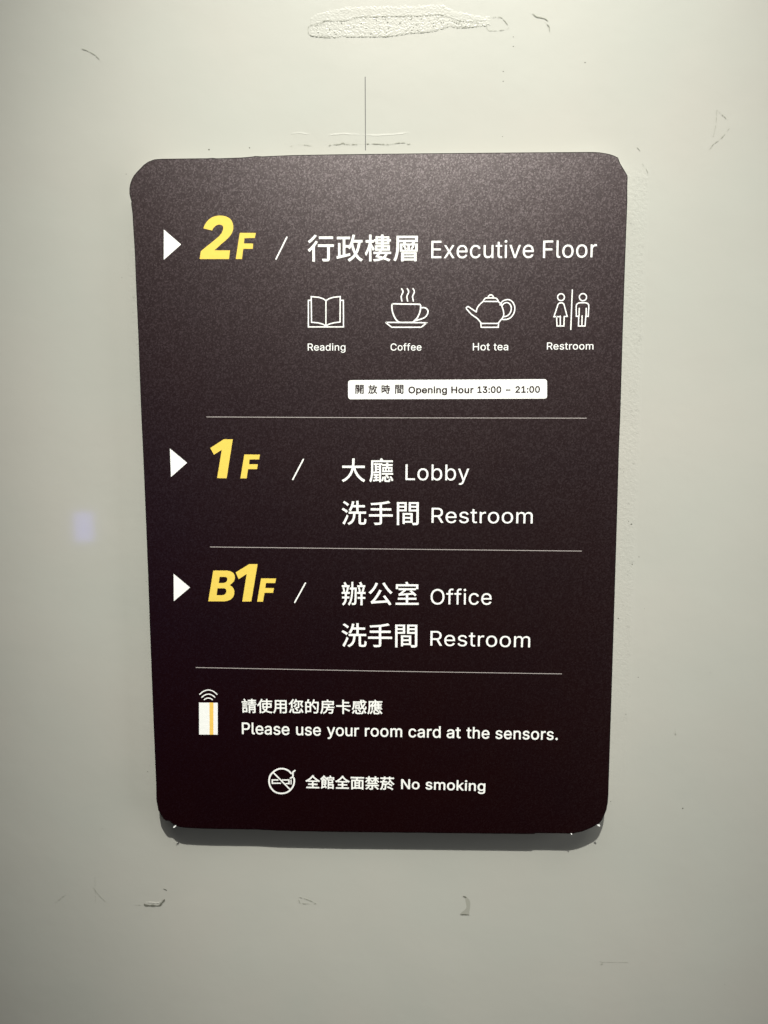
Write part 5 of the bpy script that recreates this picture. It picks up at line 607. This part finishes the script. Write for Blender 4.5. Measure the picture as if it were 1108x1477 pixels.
# the upright pencil line, broken where the filler crosses it
(ax, az), (bx, bz) = D['pencil']
mark('pencil_line', [(ax, az), ((ax + bx) / 2, (az + bz) / 2), (bx, bz)], 0.34, M_PENCIL, label='thin upright pencil line above the sign')
dark_thread('scratch_and_shade', D['hook'], 0.75, M_SMUDGE2, 70, 0.0, 'hook shaped gouge below the left end of the sign')
dark_thread('scratch_and_shade', D['hook2'], 0.7, M_SMUDGE2, 71, 0.0)
ridge('paint_lip', 0.15, 0.6, [(p[0], p[1] + 1.3) for p in D['hook'][1:5]])
bm = bmesh.new(); cres = smooth_line(D['cres'], True, 3)
vf = [bm.verts.new(w(p, TH - 0.02)) for p in cres]; bm.faces.new(vf); face_front(bm)
o = link('filler_chip', mesh_of(bm, 'filler_chip', (0, 0, 0)), M_DIRT, wall); o['label'] = 'small grey crescent chip in the paint below the sign'
dark_thread('dirt_and_shade_line', [D['cres'][8], D['cres'][7], D['cres'][6]], 0.5, M_SMUDGE2, 72, 0.0)
dark_thread('dirt_and_shade_line', [D['cres'][0], D['cres'][1]], 0.7, M_SMUDGE2, 73, 0.0)
rnd = random.Random(3)
for x, z, r in D['dots']:
    bm = bmesh.new(); k = 7
    vv = [bm.verts.new(w((x + r * 0.24 * rnd.uniform(.6, 1.3) * math.cos(6.283 * i / k), z + r * 0.2 * rnd.uniform(.6, 1.3) * math.sin(6.283 * i / k)), TH - 0.02)) for i in range(k)]
    c = bm.verts.new(w((x, z), TH - 0.10))
    for i in range(k): bm.faces.new((vv[i], vv[(i + 1) % k], c))
    face_front(bm)
    link('dark_speck', mesh_of(bm, 'dark_speck', (0, 0, 0)), M_SMUDGE, wall)

# ================================================================ the sign
sign = empty('floor_directory_sign', BASE)
sign['label'] = 'dark brown floor directory sign with white text and yellow floor numbers on the pale wall'
sign['category'] = 'sign'
OUT = D['outline']
bm = bmesh.new(); slab(bm, inset(OUT, 0.36), 0.0, 1.2)
link('face_panel', mesh_of(bm, 'face_panel'), M_FACE, sign)
bm = bmesh.new(); slab(bm, OUT, 0.25, 1.1)
link('edge_band', mesh_of(bm, 'edge_band'), M_EDGE, sign)
bm = bmesh.new(); slab(bm, inset(OUT, 0.5), 1.2, TH - 0.01)
link('backing_board', mesh_of(bm, 'backing_board'), M_FOAM, sign)

for a, lb in zip(D['arrows'], ('beside 2F', 'beside 1F', 'beside B1F')):
    poly('arrow', [a], M_WHITE, sign, label='white triangle arrow ' + lb)
poly('numeral', [D['two']], M_YELLOW, sign, label='large yellow slanted 2')
poly('letter', [D['twoF']], M_YELLOW, sign, label='small yellow slanted F after the 2')
poly('numeral', [D['one']], M_YELLOW, sign, label='large yellow slanted 1 of 1F')
poly('letter', [D['oneF']], M_YELLOW, sign, label='small yellow slanted F after the 1')
poly('letter', D['bee'], M_YELLOW, sign, label='yellow slanted B of B1F')
poly('numeral', [D['beeone']], M_YELLOW, sign, y=-0.04, label='yellow slanted 1 of B1F')
poly('letter', [D['beeF']], M_YELLOW, sign, label='small yellow slanted F of B1F')
for s in D['slashes']:
    strokes('slash', [(0, 0, 0.62, s)], M_WHITE, sign)
for d in D['dividers']:
    strokes('divider_line', [(0, 0, 0.3, d)], M_LINE, sign)
T = D['T']
text('lettering', T['executive_floor'], M_WHITE, sign, label='white line 行政樓層 Executive Floor')
text('lettering', T['lobby'], M_WHITE, sign, label='white line 大廳 Lobby')
text('lettering', T['restroom1'], M_WHITE, sign, label='white line 洗手間 Restroom under Lobby')
text('lettering', T['office'], M_WHITE, sign, label='white line 辦公室 Office')
text('lettering', T['restroom2'], M_WHITE, sign, label='white line 洗手間 Restroom under Office')
text('lettering', T['reading'], M_WHITE, sign, label='small white word Reading')
text('lettering', T['coffee'], M_WHITE, sign, label='small white word Coffee')
text('lettering', T['hottea'], M_WHITE, sign, label='small white words Hot tea')
text('lettering', T['restroom3'], M_WHITE, sign, label='small white word Restroom under the figures')
text('lettering', T['card'], M_WHITE, sign, label='white line 請使用您的房卡感應')
text('lettering', T['please'], M_WHITE, sign, label='white line Please use your room card at the sensors.')
text('lettering', T['nosmoking'], M_WHITE, sign, label='white line 全館全面禁菸 No smoking')
plate = poly('hours_plate', [D['plate']], M_WHITE, sign, label='white rounded bar with the opening hours')
pl = text('lettering', T['open'], M_DARK, plate, y=-0.07, label='dark line 開放時間 Opening Hour 13:00 – 21:00')

def icon(name, items, label, extra=()):
    return strokes(name, items, M_WHITE, sign, label=label)
icon('book_icon', D['book'], 'white outline of an open book')
icon('cup_icon', D['cup'], 'white outline of a steaming coffee cup on a saucer')
icon('teapot_icon', D['pot'], 'white outline of a teapot')
icon('woman_icon', D['woman'], 'white outline of a woman in a dress')
icon('man_icon', D['man'], 'white outline of a man')
icon('restroom_bar', D['bar'], 'white upright bar between the two figures')
card = poly('card_icon', [D['keycard']], M_WHITE, sign, label='white key card with an amber stripe')
poly('stripe', [D['stripe']], M_STRIPE, card, y=-0.06)
for a in D['arcs']: strokes('signal_arc', [a], M_WHITE, card)
icon('no_smoking_icon', D['nosm'], 'white crossed out cigarette in a circle')
for f in D['flecks']:
    bm = bmesh.new(); slab(bm, f, -0.05, 0.12)
    link('torn_fleck', mesh_of(bm, 'torn_fleck'), M_FLECK, sign)
